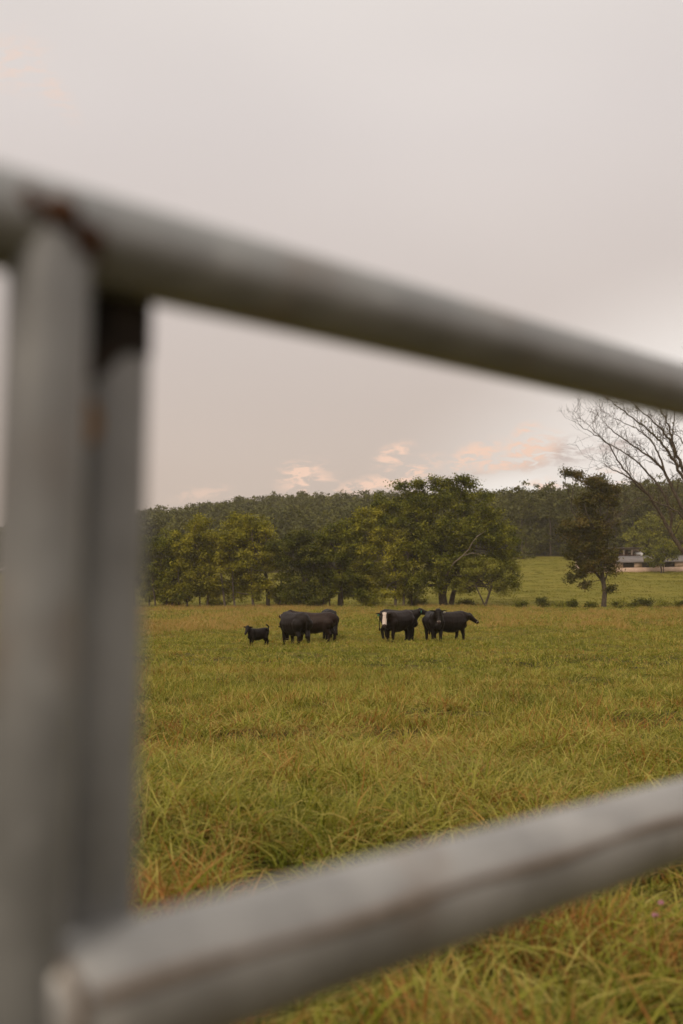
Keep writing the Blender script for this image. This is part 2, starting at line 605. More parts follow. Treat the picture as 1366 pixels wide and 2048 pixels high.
def part(name, g, mat, parent, smooth=True):
    return link(name, g.mesh(name, mat, smooth), parent)


g = Geo(gate_base)
g.tube([gpt(s, TOP_Z + 0.0006 * math.sin(s * 5)) for s in np.linspace(-0.42, 3.2, 60)], R_TOP, 40, True)
part("top_rail", g, GALV, gate)


def upright(s, off, r, zt_fun, lean, name):
    """tube with a coped (saddle) top, leaning slightly"""
    n = 48
    ang = np.linspace(0, 2 * math.pi, n, endpoint=False)
    c = P0 + gdir * s + gnor * off
    zb = gz(c[0], c[1]) - 0.15
    rows = []
    ring = np.stack([np.cos(ang) * r, np.sin(ang) * r], -1)
    sn = ring @ gnor + off
    ztop = zt_fun(sn, ring[:, 0] * .93 + ring[:, 1] * .2)
    for k in np.concatenate([np.linspace(0, 0.9, 14), np.linspace(0.91, 1.0, 16)]):
        z = zb + (ztop - zb) * k
        xy = c + ring
        x = xy[:, 0] + (z - TOP_Z) * lean
        rows.append(np.stack([x, xy[:, 1], z], -1))
    V = np.vstack(rows)
    m = len(rows)
    Q = [(i * n + j, i * n + (j + 1) % n, (i + 1) * n + (j + 1) % n, (i + 1) * n + j) for i in range(m - 1) for j in range(n)]
    g = Geo(gate_base)
    g.add(V, Q)
    o = part(name, g, GALV, gate)
    return o, rows[-1], c


R_UP = 0.0250
def flat_cut(sn, q):
    return TOP_Z + 0.002 - 0.012 * q / R_UP + 0.0025 * np.sin(q / R_UP * 5.0)


up1, rim, c1 = upright(-0.008, 0.009, R_UP, flat_cut, 0.022, "upright")
g = Geo(gate_base)
cen = rim.mean(0)
side = (rim[:, :2] - cen[:2]) @ gnor
k0 = int(np.argmax(side))
idx = [(k0 + j) % len(rim) for j in range(-15, 16)]
bead = np.array([rim[j] + (rim[j] - cen) * np.array((0.02, 0.02, 0)) for j in idx]) - np.array((0, 0, .001))
g.tube(bead, 0.0085 + 0.0028 * np.sin(np.arange(len(bead)) * 1.1) + 0.001 * np.sin(np.arange(len(bead)) * 3.7), 8, True)
part("weld_bead", g, RUST, gate)
g = Geo(gate_base)                       # closed end of the tube
V = np.vstack([rim, cen[None, :]])
n = len(rim)
g.add(V, [(n, (j + 2) % n, j + 1, j) for j in range(0, n, 2)])
part("end_cap", g, RUST, gate, False)
# second upright just behind the first
c2s, c2off = 0.058, -0.034
up2, rim2, c2 = upright(c2s, c2off, 0.0275, lambda sn, q: np.full_like(sn, TOP_Z - 0.012), 0.014, "upright")
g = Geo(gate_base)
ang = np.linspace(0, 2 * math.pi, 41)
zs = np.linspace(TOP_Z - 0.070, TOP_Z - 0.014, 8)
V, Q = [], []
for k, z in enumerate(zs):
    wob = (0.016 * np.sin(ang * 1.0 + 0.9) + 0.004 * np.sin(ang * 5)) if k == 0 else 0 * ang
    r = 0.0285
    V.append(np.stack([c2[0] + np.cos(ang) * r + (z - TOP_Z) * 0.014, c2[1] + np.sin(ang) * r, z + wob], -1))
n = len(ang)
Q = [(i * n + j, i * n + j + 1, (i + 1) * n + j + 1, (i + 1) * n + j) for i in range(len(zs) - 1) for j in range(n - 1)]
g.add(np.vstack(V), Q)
part("shade_collar", g, RAIL_SHADE, gate)  # added sleeve that paints the rail's shade on the second upright


def smear(parent, c, r, zc, a0, da, dz, lean, seed):
    """a thin irregular rust stain lying on a tube"""
    g = Geo(gate_base)
    n, m = 15, 15
    V = []
    rr = np.random.default_rng(seed)
    for i in range(m):
        v = i / (m - 1) * 2 - 1
        wdt = math.sqrt(max(0, 1 - v * v)) * (0.8 + 0.4 * rr.random())
        for j in range(n):
            uu = (j / (n - 1) * 2 - 1) * wdt
            a = a0 + uu * da
            z = zc + v * dz
            e = r + 0.0006
            V.append((c[0] + math.cos(a) * e + (z - TOP_Z) * lean, c[1] + math.sin(a) * e, z))
    Q = [(i * n + j, i * n + j + 1, (i + 1) * n + j + 1, (i + 1) * n + j) for i in range(m - 1) for j in range(n - 1)]
    g.add(V, Q)
    return part("rust_stain", g, ORANGE, gate)


smear(gate, c2, 0.0275, TOP_Z - 0.112, math.radians(-106), 0.42, 0.016, 0.014, 3)
# lower rail: two tubes welded one above the other, coped against the first upright
LOW_Z = CAM_Z - 0.272
sag = lambda s: 0.013 * (1 - min(s, 1.2) / .8)
n3 = np.array((gnor[0], gnor[1], 0.0))
z3 = np.array((0.0, 0.0, 1.0))
oval = lambda a, k=1.0: n3 * (0.036 * k * math.cos(a)) + z3 * (0.0435 * k * math.sin(a))
g = Geo(gate_base)
th = np.linspace(0, 2 * math.pi, 48, endpoint=False)
ss = np.linspace(-0.008, 3.2, 60)
V = np.vstack([[gpt(s, LOW_Z + sag(s), 0.002) + oval(a) for a in th] for s in ss] + [[gpt(ss[0], LOW_Z + sag(ss[0]), 0.002)], [gpt(ss[-1], LOW_Z + sag(ss[-1]), 0.002)]])
n = len(th)
Q = [(i * n + j, i * n + (j + 1) % n, (i + 1) * n + (j + 1) % n, (i + 1) * n + j) for i in range(len(ss) - 1) for j in range(n)]
e0, e1 = len(ss) * n, len(ss) * n + 1
for j in range(0, n, 2):
    Q.append((e0, (j + 2) % n, j + 1, j))
    Q.append((e1, (len(ss) - 1) * n + j, (len(ss) - 1) * n + j + 1, (len(ss) - 1) * n + (j + 2) % n))
g.add(V, Q)
low = part("lower_rail", g, GALV_PALE, gate)
g = Geo(gate_base)
ss = np.linspace(0.012, 3.2, 220)
g.tube([gpt(s, LOW_Z + sag(s), 0.002) + oval(math.radians(22) + .03 * math.sin(s * 23), .985) for s in ss], 0.0042 + 0.0010 * np.sin(ss * 31), 8)
part("weld_seam", g, SMEAR, gate)
g = Geo(gate_base)
g.tube([gpt(0.795 + .004 * math.sin(a * 3), LOW_Z + sag(.795), 0.002) + oval(a, .99) for a in np.linspace(-1.5, .35, 24)], 0.0048, 8)
part("weld_ring", g, SMEAR, gate)
g = Geo(gate_base)                       # weld where the lower rail meets the upright
g.tube([gpt(0.002 + .003 * math.sin(a * 4), LOW_Z + sag(0), 0.002) + oval(a, .985) for a in np.linspace(0, 2 * math.pi, 40)], 0.0045, 8)
part("weld_bead", g, SMEAR, gate)
# far stile of the gate, out of the picture to the right
g = Geo(gate_base)
pe = gpt(3.2, 0)
g.tube([(pe[0], pe[1], gz(pe[0], pe[1]) - 0.15), (pe[0], pe[1], TOP_Z - R_TOP * 0.6)], R_UP, 24, True)
part("upright", g, GALV, gate)


# ------------------------------------------------------------------ trees
def leaves(centers, size, up=0.35, aspect=0.6, rng=RNG):
    """one small folded-looking quad per leaf"""
    n = len(centers)
    nr = rng.normal(size=(n, 3))
    nr[:, 2] = np.abs(nr[:, 2]) + up
    nr /= np.linalg.norm(nr, axis=1)[:, None]
    a = np.cross(nr, rng.normal(size=(n, 3)))
    a /= np.linalg.norm(a, axis=1)[:, None] + 1e-9
    b = np.cross(nr, a)
    s = size * (0.65 + 0.7 * rng.random(n))
    L, W = (a * s[:, None]), (b * (s * aspect)[:, None])
    V = np.stack([centers - L * .5, centers + W * .5 - nr * s[:, None] * .08, centers + L * .5, centers - W * .5 - nr * s[:, None] * .08], 1).reshape(-1, 3)
    Q = np.arange(4 * n).reshape(-1, 4)
    rnd = np.repeat(rng.random(n), 4)
    return V, Q, rnd


def crown_points(lobes, clump, per, dens, rng, shell=0.42):
    """lobes: (centre, radii). Returns leaf centres gathered in clumps plus per-clump centres"""
    P, C = [], []
    for c, r in lobes:
        r = np.asarray(r, float)
        ncl = max(4, int(dens * (r[0] * r[1] * r[2]) ** (2 / 3) / clump ** 2))
        d = rng.normal(size=(ncl, 3))
        d /= np.linalg.norm(d, axis=1)[:, None]
        rad = rng.random(ncl) ** shell
        cc = np.asarray(c) + d * rad[:, None] * r * (0.80 + 0.35 * rng.random(ncl))[:, None]
        C.append(cc)
        for q in cc:
            k = int(per * (0.6 + 0.8 * rng.random()))
            e = rng.normal(size=(k, 3)) * np.array((1, 1, 0.66)) * clump * (0.30 + 0.16 * rng.random())
            P.append(q + e)
    return np.vstack(P), np.vstack(C)


def limb(g, p0, p1, r0, r1, rng, wob=0.06, n=8, sides=6, sag=0.0):
    p0, p1 = np.asarray(p0, float), np.asarray(p1, float)
    L = np.linalg.norm(p1 - p0)
    t = np.linspace(0, 1, n)[:, None]
    P = p0 + (p1 - p0) * t
    P = P + np.cumsum(rng.normal(size=(n, 3)), 0) * wob * L / n * np.sin(np.pi * np.clip(t, 0, 1)) ** .5
    P[:, 2] += (np.sin(np.pi * t[:, 0]) * sag * L)
    P[0], P[-1] = p0, p1
    g.tube(P, r0 + (r1 - r0) * t[:, 0] ** 0.8, sides)
    return P


def tree(name, label, d, stems, lobes_px, leafm, barkm, leaf=0.30, clump=1.0, per=60, dens=2.6, depth=0.9, seed=1, trunk_r=0.3,
         cat="tree", group=None, limbs=14, fork=0.42, shell=0.42, skirt=()):
    """stems: list of (px_base, px_at_fork, radius). lobes_px: (px, py, rx_px, ry_px[, ddepth])"""
    rng = np.random.default_rng(seed)
    b0 = base(stems[0][0], d)
    root = empty(name, b0, label, cat, group)
    k = d / F_PX
    lobes = []
    for lb in lobes_px:
        dd = lb[4] if len(lb) > 4 else rng.normal() * 1.0
        c = at(lb[0], lb[1], d + dd)
        lobes.append((c, (lb[2] * k, max(lb[2], lb[3]) * k * depth, lb[3] * k)))
    for sx, sy, sr in skirt:
        lobes.append((at(sx, sy, d + rng.normal() * 1.5), (sr * k, sr * k * .9, 13 * k)))
    P, C = crown_points(lobes, clump, per, dens, rng, shell)
    gzP = gz(P[:, 0], P[:, 1])
    P = P[P[:, 2] > gzP + 0.25]
    V, Q, rnd = leaves(P - b0, leaf, rng=rng)
    link("crown", make_mesh("crown", V, Q, leafm, {"rnd": rnd}), root)
    ctop = max(c[2] + r[2] for c, r in lobes)
    cbot = min(c[2] - r[2] for c, r in lobes)
    for i, (pb, pf, r) in enumerate(stems):
        g = Geo(b0)
        b = base(pb, d + (0 if i == 0 else rng.normal() * 1.2))
        zf = b[2] + (ctop - b[2]) * fork
        f = np.array(((pf - 683) / F_PX * d, b[1], zf))
        lo = np.array((b[0], b[1], b[2] - 0.2))
        # root flare then trunk
        tt = np.array((0, .04, .1, .3, .6, 1.0))
        Pp = lo + (f - lo) * tt[:, None] + rng.normal(size=(6, 3)) * np.array((r * .35, r * .35, 0)) * (tt[:, None] > .15)
        g.tube(Pp, r * np.array((1.5, 1.2, 1.0, .9, .8, .66)), 9)
        nl = limbs if i == 0 else max(3, limbs // 3)
        order = rng.permutation(len(C))[:nl]
        for q in order:
            tgt = C[q]
            st = Pp[-1] if rng.random() < .6 else Pp[-2] + (Pp[-1] - Pp[-2]) * rng.random()
            if tgt[2] < st[2] - 1.0:
                st = Pp[3] + (Pp[4] - Pp[3]) * rng.random()
            mid = limb(g, st, tgt, r * (0.30 + .2 * rng.random()), 0.03, rng, 0.25, 8, 5, sag=0.06)
            for _ in range(2):
                m0 = mid[rng.integers(3, 7)]
                nb = C[rng.integers(len(C))]
                if np.linalg.norm(nb - m0) < 4.5:
                    limb(g, m0, nb, r * .14, 0.02, rng, 0.2, 5, 4)
        link("trunk", g.mesh("trunk", barkm, True), root)
    return root, C, lobes


D1 = 123.0
big_tree, _, _ = tree("broadleaf_tree", "largest broad rounded green tree of the row, behind the cow looking at the camera", 124,
     [(886, 885, .55), (899, 925, .34)],
     [(872, 1000, 58, 42, 0), (925, 985, 42, 34, 1), (955, 1010, 40, 40, 0), (815, 1005, 48, 38, 1), (985, 1050, 46, 45, 0), (1008, 1095, 30, 55, 0),
      (940, 1070, 70, 55, -1), (860, 1070, 75, 60, -1.5), (800, 1060, 55, 55, 0), (900, 1130, 75, 40, -2), (830, 1120, 50, 50, -1), (985, 1140, 50, 45, 1), (770, 1020, 34, 30, 2),
      (1020, 1150, 16, 32, 0), (852, 1165, 42, 26, -3.5), (925, 1165, 50, 22, 2), (800, 1150, 40, 30, 1), (805, 970, 14, 10, 0), (838, 968, 16, 10, 0), (876, 962, 14, 9, 0), (925, 958, 18, 9, 0), (895, 966, 12, 8, 0)],
     LEAF_GREEN, BARK, leaf=0.27, clump=1.2, per=168, dens=4.6, seed=11, limbs=34, fork=.34)
g = Geo(big_tree.location)
g.tube([at(*p) for p in ((893, 1150, 120), (908, 1126, 118), (925, 1112, 116.5), (938, 1098, 115.8), (944, 1086, 115.5), (955, 1072, 115.5), (972, 1062, 116))], [.13, .10, .08, .065, .055, .04, .015], 7)
g.tube([at(*p) for p in ((925, 1112, 116.5), (944, 1106, 115.5), (958, 1108, 115.5))], [.06, .04, .015], 5)
tag(link("dead_limb", g.mesh("dead_limb", BARK_DEAD, True), big_tree), "pale dead limb showing in the crown")
tree("broadleaf_tree", "low spreading tree on a slim leaning trunk at the end of the tree row", 118.5,
     [(967, 982, .17), (972, 950, .10)],
     [(968, 1138, 40, 24, 0), (998, 1152, 36, 28, 0), (935, 1158, 30, 18, 1), (1010, 1175, 24, 15, 0), (945, 1135, 30, 20, 1), (985, 1125, 26, 16, 0), (920, 1178, 22, 12, 1), (1030, 1165, 10, 12, 0)],
     LEAF_PALE, BARK, leaf=0.22, clump=.9, per=133, dens=4.4, seed=12, limbs=14, fork=.42)
tree("broadleaf_tree", "olive feathery tree with a slim pale trunk, behind the white-faced cow", 121.5,
     [(791, 787, .17), (806, 815, .14), (822, 830, .12)],
     [(775, 1090, 45, 45, 0), (745, 1060, 40, 36, 1), (730, 1110, 42, 45, 0), (790, 1140, 45, 40, 0), (760, 1165, 42, 28, 0), (725, 1035, 28, 20, 2), (760, 1020, 22, 18, 2), (815, 1165, 26, 22, 0), (795, 1185, 24, 16, 0)],
     LEAF_OLIVE, BARK_PALE, leaf=0.23, clump=1.0, per=152, dens=4.4, seed=13, skirt=((735, 1188, 24), (770, 1192, 20), (815, 1190, 16)), limbs=16, fork=.5)
tree("broadleaf_tree", "dense dark green tree on the thickest dark trunk, between the two cow groups", 122.0,
     [(681, 683, .38), (660, 655, .10), (646, 648, .10)],
     [(690, 1085, 48, 42, 0), (655, 1110, 45, 45, 0), (705, 1130, 48, 44, -1), (670, 1155, 45, 28, 0), (640, 1080, 30, 28, 0), (720, 1165, 34, 25, 0), (672, 1058, 24, 16, 0), (715, 1065, 26, 26, 1), (690, 1175, 44, 18, 1), (645, 1160, 34, 26, 1)],
     LEAF_GREEN, BARK, leaf=0.25, clump=1.05, per=168, dens=4.6, seed=14, skirt=((700, 1190, 18), (655, 1184, 16), (722, 1192, 18)), limbs=16, fork=.4)
tree("broadleaf_tree", "dark bushy tree leafy down to the ground, behind the cow with its rump turned", 121.0,
     [(606, 606, .24), (630, 628, .14)],
     [(600, 1090, 38, 36, 0), (580, 1120, 36, 40, 0), (620, 1130, 40, 45, 0), (600, 1165, 45, 32, 0), (625, 1185, 38, 22, -1), (585, 1190, 34, 18, -1), (605, 1070, 24, 16, 0), (560, 1090, 24, 24, 1)],
     LEAF_DARK, BARK, leaf=0.26, clump=1.05, per=167, dens=4.4, seed=15, skirt=((610, 1198, 30), (575, 1196, 20)), limbs=12, fork=.4)
tree("broadleaf_tree", "tall yellowish green tree with pale slanting trunks, behind the calf", 123.5,
     [(537, 530, .26), (508, 500, .18), (471, 462, .13), (560, 566, .12), (452, 440, .15)],
     [(490, 1058, 44, 28, 0), (470, 1090, 52, 40, 0), (520, 1085, 42, 40, 0), (450, 1130, 42, 38, 0), (500, 1130, 52, 38, -1), (545, 1120, 32, 34, 1), (470, 1165, 40, 22, 1), (530, 1165, 30, 18, -1), (515, 1050, 26, 16, 0), (470, 1045, 26, 16, 0), (550, 1180, 14, 12, -1), (500, 1170, 40, 18, 1), (455, 1175, 28, 12, 1)],
     LEAF_OLIVE, BARK_PALE, leaf=0.25, clump=1.05, per=168, dens=4.6, seed=16, skirt=((520, 1186, 18), (470, 1188, 20), (440, 1184, 16), (548, 1192, 14)), limbs=18, fork=.5)
tree("broadleaf_tree", "olive tree with several thin trunks, left of the yellowish tree behind the calf", 124.0,
     [(416, 418, .17), (376, 372, .15), (401, 398, .10), (359, 357, .12)],
     [(400, 1060, 36, 28, 0), (380, 1090, 42, 38, 0), (425, 1100, 34, 40, 0), (400, 1135, 46, 36, 0), (370, 1150, 36, 28, 0), (420, 1165, 36, 22, 0), (390, 1175, 34, 16, 0), (405, 1042, 20, 12, 0), (360, 1178, 28, 14, 0), (425, 1182, 22, 12, 0)],
     LEAF_OLIVE, BARK, leaf=0.25, clump=1.0, per=155, dens=4.6, seed=17, skirt=((385, 1190, 20), (430, 1192, 14), (355, 1190, 16)), limbs=14, fork=.42)
tree("broadleaf_tree", "dark tree of middling height standing next to the gate upright", 125.0,
     [(334, 338, .17), (313, 310, .12), (345, 348, .12), (300, 298, .10)],
     [(335, 1090, 36, 30, 0), (310, 1120, 38, 40, 0), (350, 1125, 34, 36, 0), (325, 1155, 42, 28, 0), (355, 1165, 26, 18, 0), (298, 1165, 28, 20, 0), (345, 1075, 20, 14, 0), (300, 1095, 26, 26, 0), (335, 1182, 30, 14, 0), (300, 1184, 22, 12, 0)],
     LEAF_GREEN, BARK, leaf=0.25, clump=1.0, per=155, dens=4.4, seed=18, skirt=((325, 1192, 18), (352, 1190, 14), (300, 1192, 14)), limbs=12, fork=.4)
tree("broadleaf_tree", "dark tree mostly hidden behind the gate uprights", 126.0,
     [(255, 258, .2), (270, 268, .12)],
     [(255, 1100, 40, 36, 0), (230, 1130, 42, 40, 0), (275, 1135, 34, 38, 0), (250, 1165, 40, 24, 0), (225, 1090, 30, 26, 0)],
     LEAF_DARK, BARK, leaf=0.27, clump=1.0, per=105, dens=3.4, seed=19, limbs=10, fork=.4)
# lone tree
tree("lone_tree", "lone dark tree with ragged brownish crown on a bare trunk among the weeds", 114.0,
     [(1206, 1200, .30)],
     [(1183, 962, 34, 20, 0), (1200, 990, 36, 28, 0), (1170, 1005, 28, 26, 0), (1222, 1000, 20, 20, 0), (1150, 950, 10, 8, 0), (1136, 944, 9, 7, 0), (1176, 1040, 40, 34, 0), (1208, 1045, 26, 30, 0), (1160, 1070, 34, 32, 0),
      (1190, 1085, 38, 38, 0), (1150, 1100, 22, 26, 0), (1195, 1125, 34, 28, 0), (1165, 1125, 26, 22, 0), (1138, 1158, 13, 14, 0), (1165, 1152, 16, 14, 0), (1215, 1110, 22, 26, 0), (1222, 1142, 16, 14, 0), (1222, 1175, 14, 8, 0), (1134, 1060, 14, 22, 0), (1228, 985, 12, 12, 0), (1170, 1172, 8, 8, 0)],
     LEAF_BROWN, BARK, leaf=0.25, clump=.9, per=122, dens=5.2, depth=.85, seed=21, limbs=30, fork=.42, shell=.5)


# half-bare tree at the right of the picture
def bare_tree():
    rng = np.random.default_rng(5)
    d = 104.0
    b0 = base(1448, d)
    root = empty("bare_tree", b0, "tall half-bare tree with long arching leafless branches beside the gate's top rail", "tree")
    g = Geo(b0)
    k = d / F_PX
    W = lambda p, dd=0.0: at(p[0], p[1], d + dd)
    tr = [b0 - np.array((0, 0, .2)), at(1446, 1190, d), at(1440, 1140, d), at(1428, 1090, d), at(1412, 1040, d), at(1398, 1000, d), at(1385, 965, d)]
    g.tube(tr, [.62, .46, .42, .38, .34, .28, .2], 10)
    L = [  # polylines in photograph pixels, start radius m, depth drift
        ([(1436, 1130), (1410, 1126), (1366, 1105), (1340, 1062), (1321, 1026), (1303, 996), (1280, 968), (1250, 950), (1228, 941), (1209, 927)], .27, -1.5),
        ([(1303, 996), (1280, 976), (1256, 948), (1236, 922), (1222, 897), (1205, 876), (1175, 861), (1157, 847)], .11, -1.5),
        ([(1340, 1062), (1345, 1030), (1318, 968), (1300, 952), (1272, 922), (1246, 902), (1220, 890), (1196, 870), (1172, 845)], .13, 1.5),
        ([(1412, 1040), (1366, 1020), (1348, 985), (1328, 940), (1305, 918), (1285, 903), (1250, 880), (1222, 860), (1212, 850)], .20, 1.0),
        ([(1328, 940), (1318, 910), (1307, 888), (1290, 870), (1270, 855), (1250, 846), (1232, 838)], .10, 2.5),
        ([(1398, 1000), (1366, 958), (1350, 925), (1336, 905), (1322, 885), (1300, 862), (1280, 845), (1255, 828), (1222, 803), (1200, 780)], .17, -2.0),
        ([(1385, 965), (1366, 940), (1350, 905), (1340, 880), (1325, 862), (1300, 836), (1275, 815), (1255, 790)], .17, 1.5),
        ([(1350, 905), (1345, 880), (1335, 845), (1322, 822), (1312, 795), (1300, 760)], .12, 3.0),
        ([(1385, 965), (1362, 930), (1348, 930), (1346, 880), (1346, 850), (1352, 815), (1360, 780)], .12, 0.0),
        ([(1385, 965), (1392, 920), (1385, 870), (1372, 830), (1368, 780), (1375, 730)], .17, -1.0),
        ([(1385, 965), (1405, 900), (1430, 840), (1450, 780)], .16, 1.0),
        ([(1428, 1090), (1385, 1060), (1366, 1034), (1345, 1017), (1322, 1008), (1303, 1000), (1278, 995), (1258, 1012), (1240, 1030)], .10, -2.5),
        ([(1412, 1040), (1450, 990), (1490, 940), (1520, 880)], .18, 0),
        ([(1398, 1000), (1440, 960), (1470, 900), (1490, 830)], .14, -2),
        ([(1385, 965), (1366, 880), (1350, 868), (1335, 866)], .06, -1),
    ]
    tips = []

    def twig(p, dirv, ln, r, lvl):
        n = 5
        P = [p]
        dv = dirv / (np.linalg.norm(dirv) + 1e-9)
        for i in range(n - 1):
            dv = dv + rng.normal(size=3) * 0.22 + np.array((0, 0, 0.10))
            dv /= np.linalg.norm(dv)
            P.append(P[-1] + dv * ln / (n - 1))
        g.tube(P, np.linspace(r, max(.009, r * .3), n), 4 if lvl else 5)
        tips.append(P[-1])
        if lvl < 2:
            for _ in range(rng.integers(3, 6)):
                i = rng.integers(1, n)
                side = rng.normal(size=3)
                dv2 = (P[i] - P[i - 1]) / np.linalg.norm(P[i] - P[i - 1]) * 0.8 + side * 0.45
                twig(P[i], dv2, ln * (0.4 + .35 * rng.random()), max(.011, r * .5), lvl + 1)

    leafy = []
    for li, (pl, r0, dd) in enumerate(L):
        P = []
        m = len(pl)
        for i, p in enumerate(pl):
            P.append(W(p, dd * i / (m - 1)))
        P = np.array(P)
        tt = np.linspace(0, 1, 3 * m)
        Pi = np.stack([np.interp(tt, np.linspace(0, 1, m), P[:, q]) for q in range(3)], -1)
        Pi[1:-1] = (Pi[:-2] + 2 * Pi[1:-1] + Pi[2:]) / 4
        rr = 1.2 * r0 + (0.026 - 1.2 * r0) * tt ** 0.8
        Pi[1:-1] += rng.normal(size=(len(Pi) - 2, 3)) * .05
        g.tube(Pi, rr, 7)
        for i in range(4, len(Pi) - 1):
            if rng.random() < .75:
                tv = Pi[i] - Pi[i - 1]
                tv /= np.linalg.norm(tv)
                side = rng.normal(size=3)
                side[2] += .25
                twig(Pi[i], tv * .9 + side * .5, (1.0 + 1.6 * rng.random()) * (0.7 + .6 * tt[i]), max(.014, rr[i] * .36), 0 if rng.random() < .6 else 1)
        twig(Pi[-1], Pi[-1] - Pi[-2], 1.5, .02, 0)
        if li in (5, 6, 7, 8, 9, 10, 12, 13):
            s0 = int(len(Pi) * .35)
            for i in range(s0, len(Pi)):
                if rng.random() < .62:
                    k_ = rng.integers(10, 34)
                    leafy.append(Pi[i] + rng.normal(size=(k_, 3)) * np.array((.28, .28, .25)))
    P = np.vstack(leafy)
    lowleaf = at(1318, 1000, d + 1) + RNG.normal(size=(160, 3)) * np.array((.5, .6, .5))
    lowleaf2 = at(1345, 1015, d + 1) + RNG.normal(size=(200, 3)) * np.array((.6, .6, .6))
    P = np.vstack([P, lowleaf, lowleaf2])
    link("trunk", g.mesh("trunk", BARK_BARE, True), root)
    V, Q, rnd = leaves(P - b0, .2, rng=rng)
    link("crown", make_mesh("crown", V, Q, LEAF_BROWN, {"rnd": rnd}), root)


bare_tree()

# shrubs and weeds along the ditch, right of the row, and undergrowth beneath the row
def shrub(px, py, rx, ry, label, matl=LEAF_PALE, seed=0, leaf=.17, group="weeds along the ditch", stemsn=7, cat="shrub", clump=.42, per=34):
    rng = np.random.default_rng(seed)
    x, y, z = ground_hit(px, py)
    y = min(y, 128.0)
    b0 = np.array(((px - 683) / F_PX * y, y, float(gz((px - 683) / F_PX * y, y))))
    root = empty("weedy_shrub", b0, label, cat, group)
    k = y / F_PX
    H, Wd = ry * 2 * k, rx * k
    g = Geo(b0)
    pts = []
    for i in range(stemsn):
        a = rng.random() * 6.28
        r = Wd * rng.random() ** .5
        top = b0 + np.array((math.cos(a) * r, math.sin(a) * r * .7, H * (0.55 + .5 * rng.random()) * (1 - .3 * r / Wd)))
        limb(g, b0 - np.array((0, 0, .05)), top, .03, .012, rng, .15, 5, 4)
        for q in range(5):
            f = .3 + .75 * rng.random()
            c = b0 + (top - b0) * f
            pts.append(c + rng.normal(size=(per, 3)) * np.array((.5, .5, .45)) * clump)
    P = np.vstack(pts)
    P = P[P[:, 2] > b0[2] - .05]
    V, Q, rnd = leaves(P - b0, leaf, rng=rng)
    link("crown", make_mesh("crown", V, Q, matl, {"rnd": rnd}), root)
    link("stem", g.mesh("stem", BARK, True), root)
    return root


SH = [(1042, 1216, 20, 8, "pale low weedy shrub nearest the tree row's end, in the ditch"),
      (1084, 1216, 17, 12, "feathery upright shrub in the ditch, left of the lone tree"),
      (1118, 1217, 15, 7, "low dark weed clump midway between the tree row and the lone tree"),
      (1146, 1217, 18, 9, "round weed clump under the lone tree's hanging left branch"),
      (1178, 1218, 15, 7, "small weed clump just left of the lone tree's trunk"),
      (1236, 1218, 19, 10, "leafy shrub just right of the lone tree's trunk"),
      (1262, 1217, 12, 8, "small shrub between the two leafy shrubs right of the lone tree"),
      (1288, 1216, 26, 13, "largest bushy shrub in the ditch below the barn"),
      (1330, 1218, 22, 9, "low wide shrub in the ditch right of the largest one"),
      (1359, 1217, 14, 9, "pale weedy shrub at the ditch under the half-bare tree")]
for i, (a, b, c_, e, lb) in enumerate(SH):
    shrub(a, b, c_, e, lb, [LEAF_GREEN, LEAF_DARK, LEAF_PALE][i % 3], 40 + i)
UG = [(640, 1214, 24, 11, "dark undergrowth bush beneath the trees, beside two thin trunks"),
      (742, 1214, 30, 10, "undergrowth bush beneath the olive feathery tree"),
      (835, 1213, 26, 11, "pale undergrowth bush between the white-faced cow and the largest tree's trunk"),
      (575, 1214, 24, 9, "low undergrowth bush left of the turned cow, at the foot of the trees"),
      (430, 1213, 28, 7, "low undergrowth bush beneath the yellowish tree"),
      (345, 1213, 34, 7, "low undergrowth bush at the foot of the dark trees by the gate upright"),
      (930, 1213, 22, 7, "low weeds at the foot of the low spreading tree")]
for i, (a, b, c_, e, lb) in enumerate(UG):
    shrub(a, b, c_, e, lb, [LEAF_DARK, LEAF_OLIVE, LEAF_GREEN][i % 3], 60 + i, group="undergrowth beneath the tree row", stemsn=10)

# woodland edge on the far side of the pasture: individual trees with trunks showing
EDGE = [(1012, 240, 15.5, "left end"), (1043, 236, 16.5, ""), (1072, 238, 16, ""), (1100, 235, 17.5, ""), (1130, 238, 17, ""), (1160, 236, 16.5, ""),
        (1195, 239, 17, ""), (1232, 237, 16.5, ""), (1268, 240, 17.5, ""), (1300, 238, 18, ""), (1338, 241, 18, ""), (1372, 239, 18.5, ""), (1410, 240, 18, "")]
ORD = "first second third fourth fifth sixth seventh eighth ninth tenth eleventh twelfth thirteenth".split()
for i, (px, d, h, _) in enumerate(EDGE):
    k = F_PX / d
    b0 = base(px, d)
    py0 = HORIZON - (b0[2] - CAM_Z) * k
    hp = h * k
    rng = np.random.default_rng(80 + i)
    lob = []
    for q in range(9):
        f = .10 + .83 * q / 8
        lob.append((px + rng.normal() * 9, py0 - hp * f, 22 + 8 * rng.random() - 10 * max(0, f - .7), 17 + 6 * rng.random(), rng.normal() * 1.5))
    tree("woodland_tree", "%s tall dark tree of the woodland edge counted from the tree row, across the pasture" % ORD[i], d, [(px + rng.normal() * 3, px, .2 + .08 * rng.random())], lob, LEAF_WOOD, BARK,
         leaf=.6, clump=1.4, per=34, dens=2.0, seed=90 + i, limbs=6, fork=.55, group="trees of the woodland edge across the pasture")
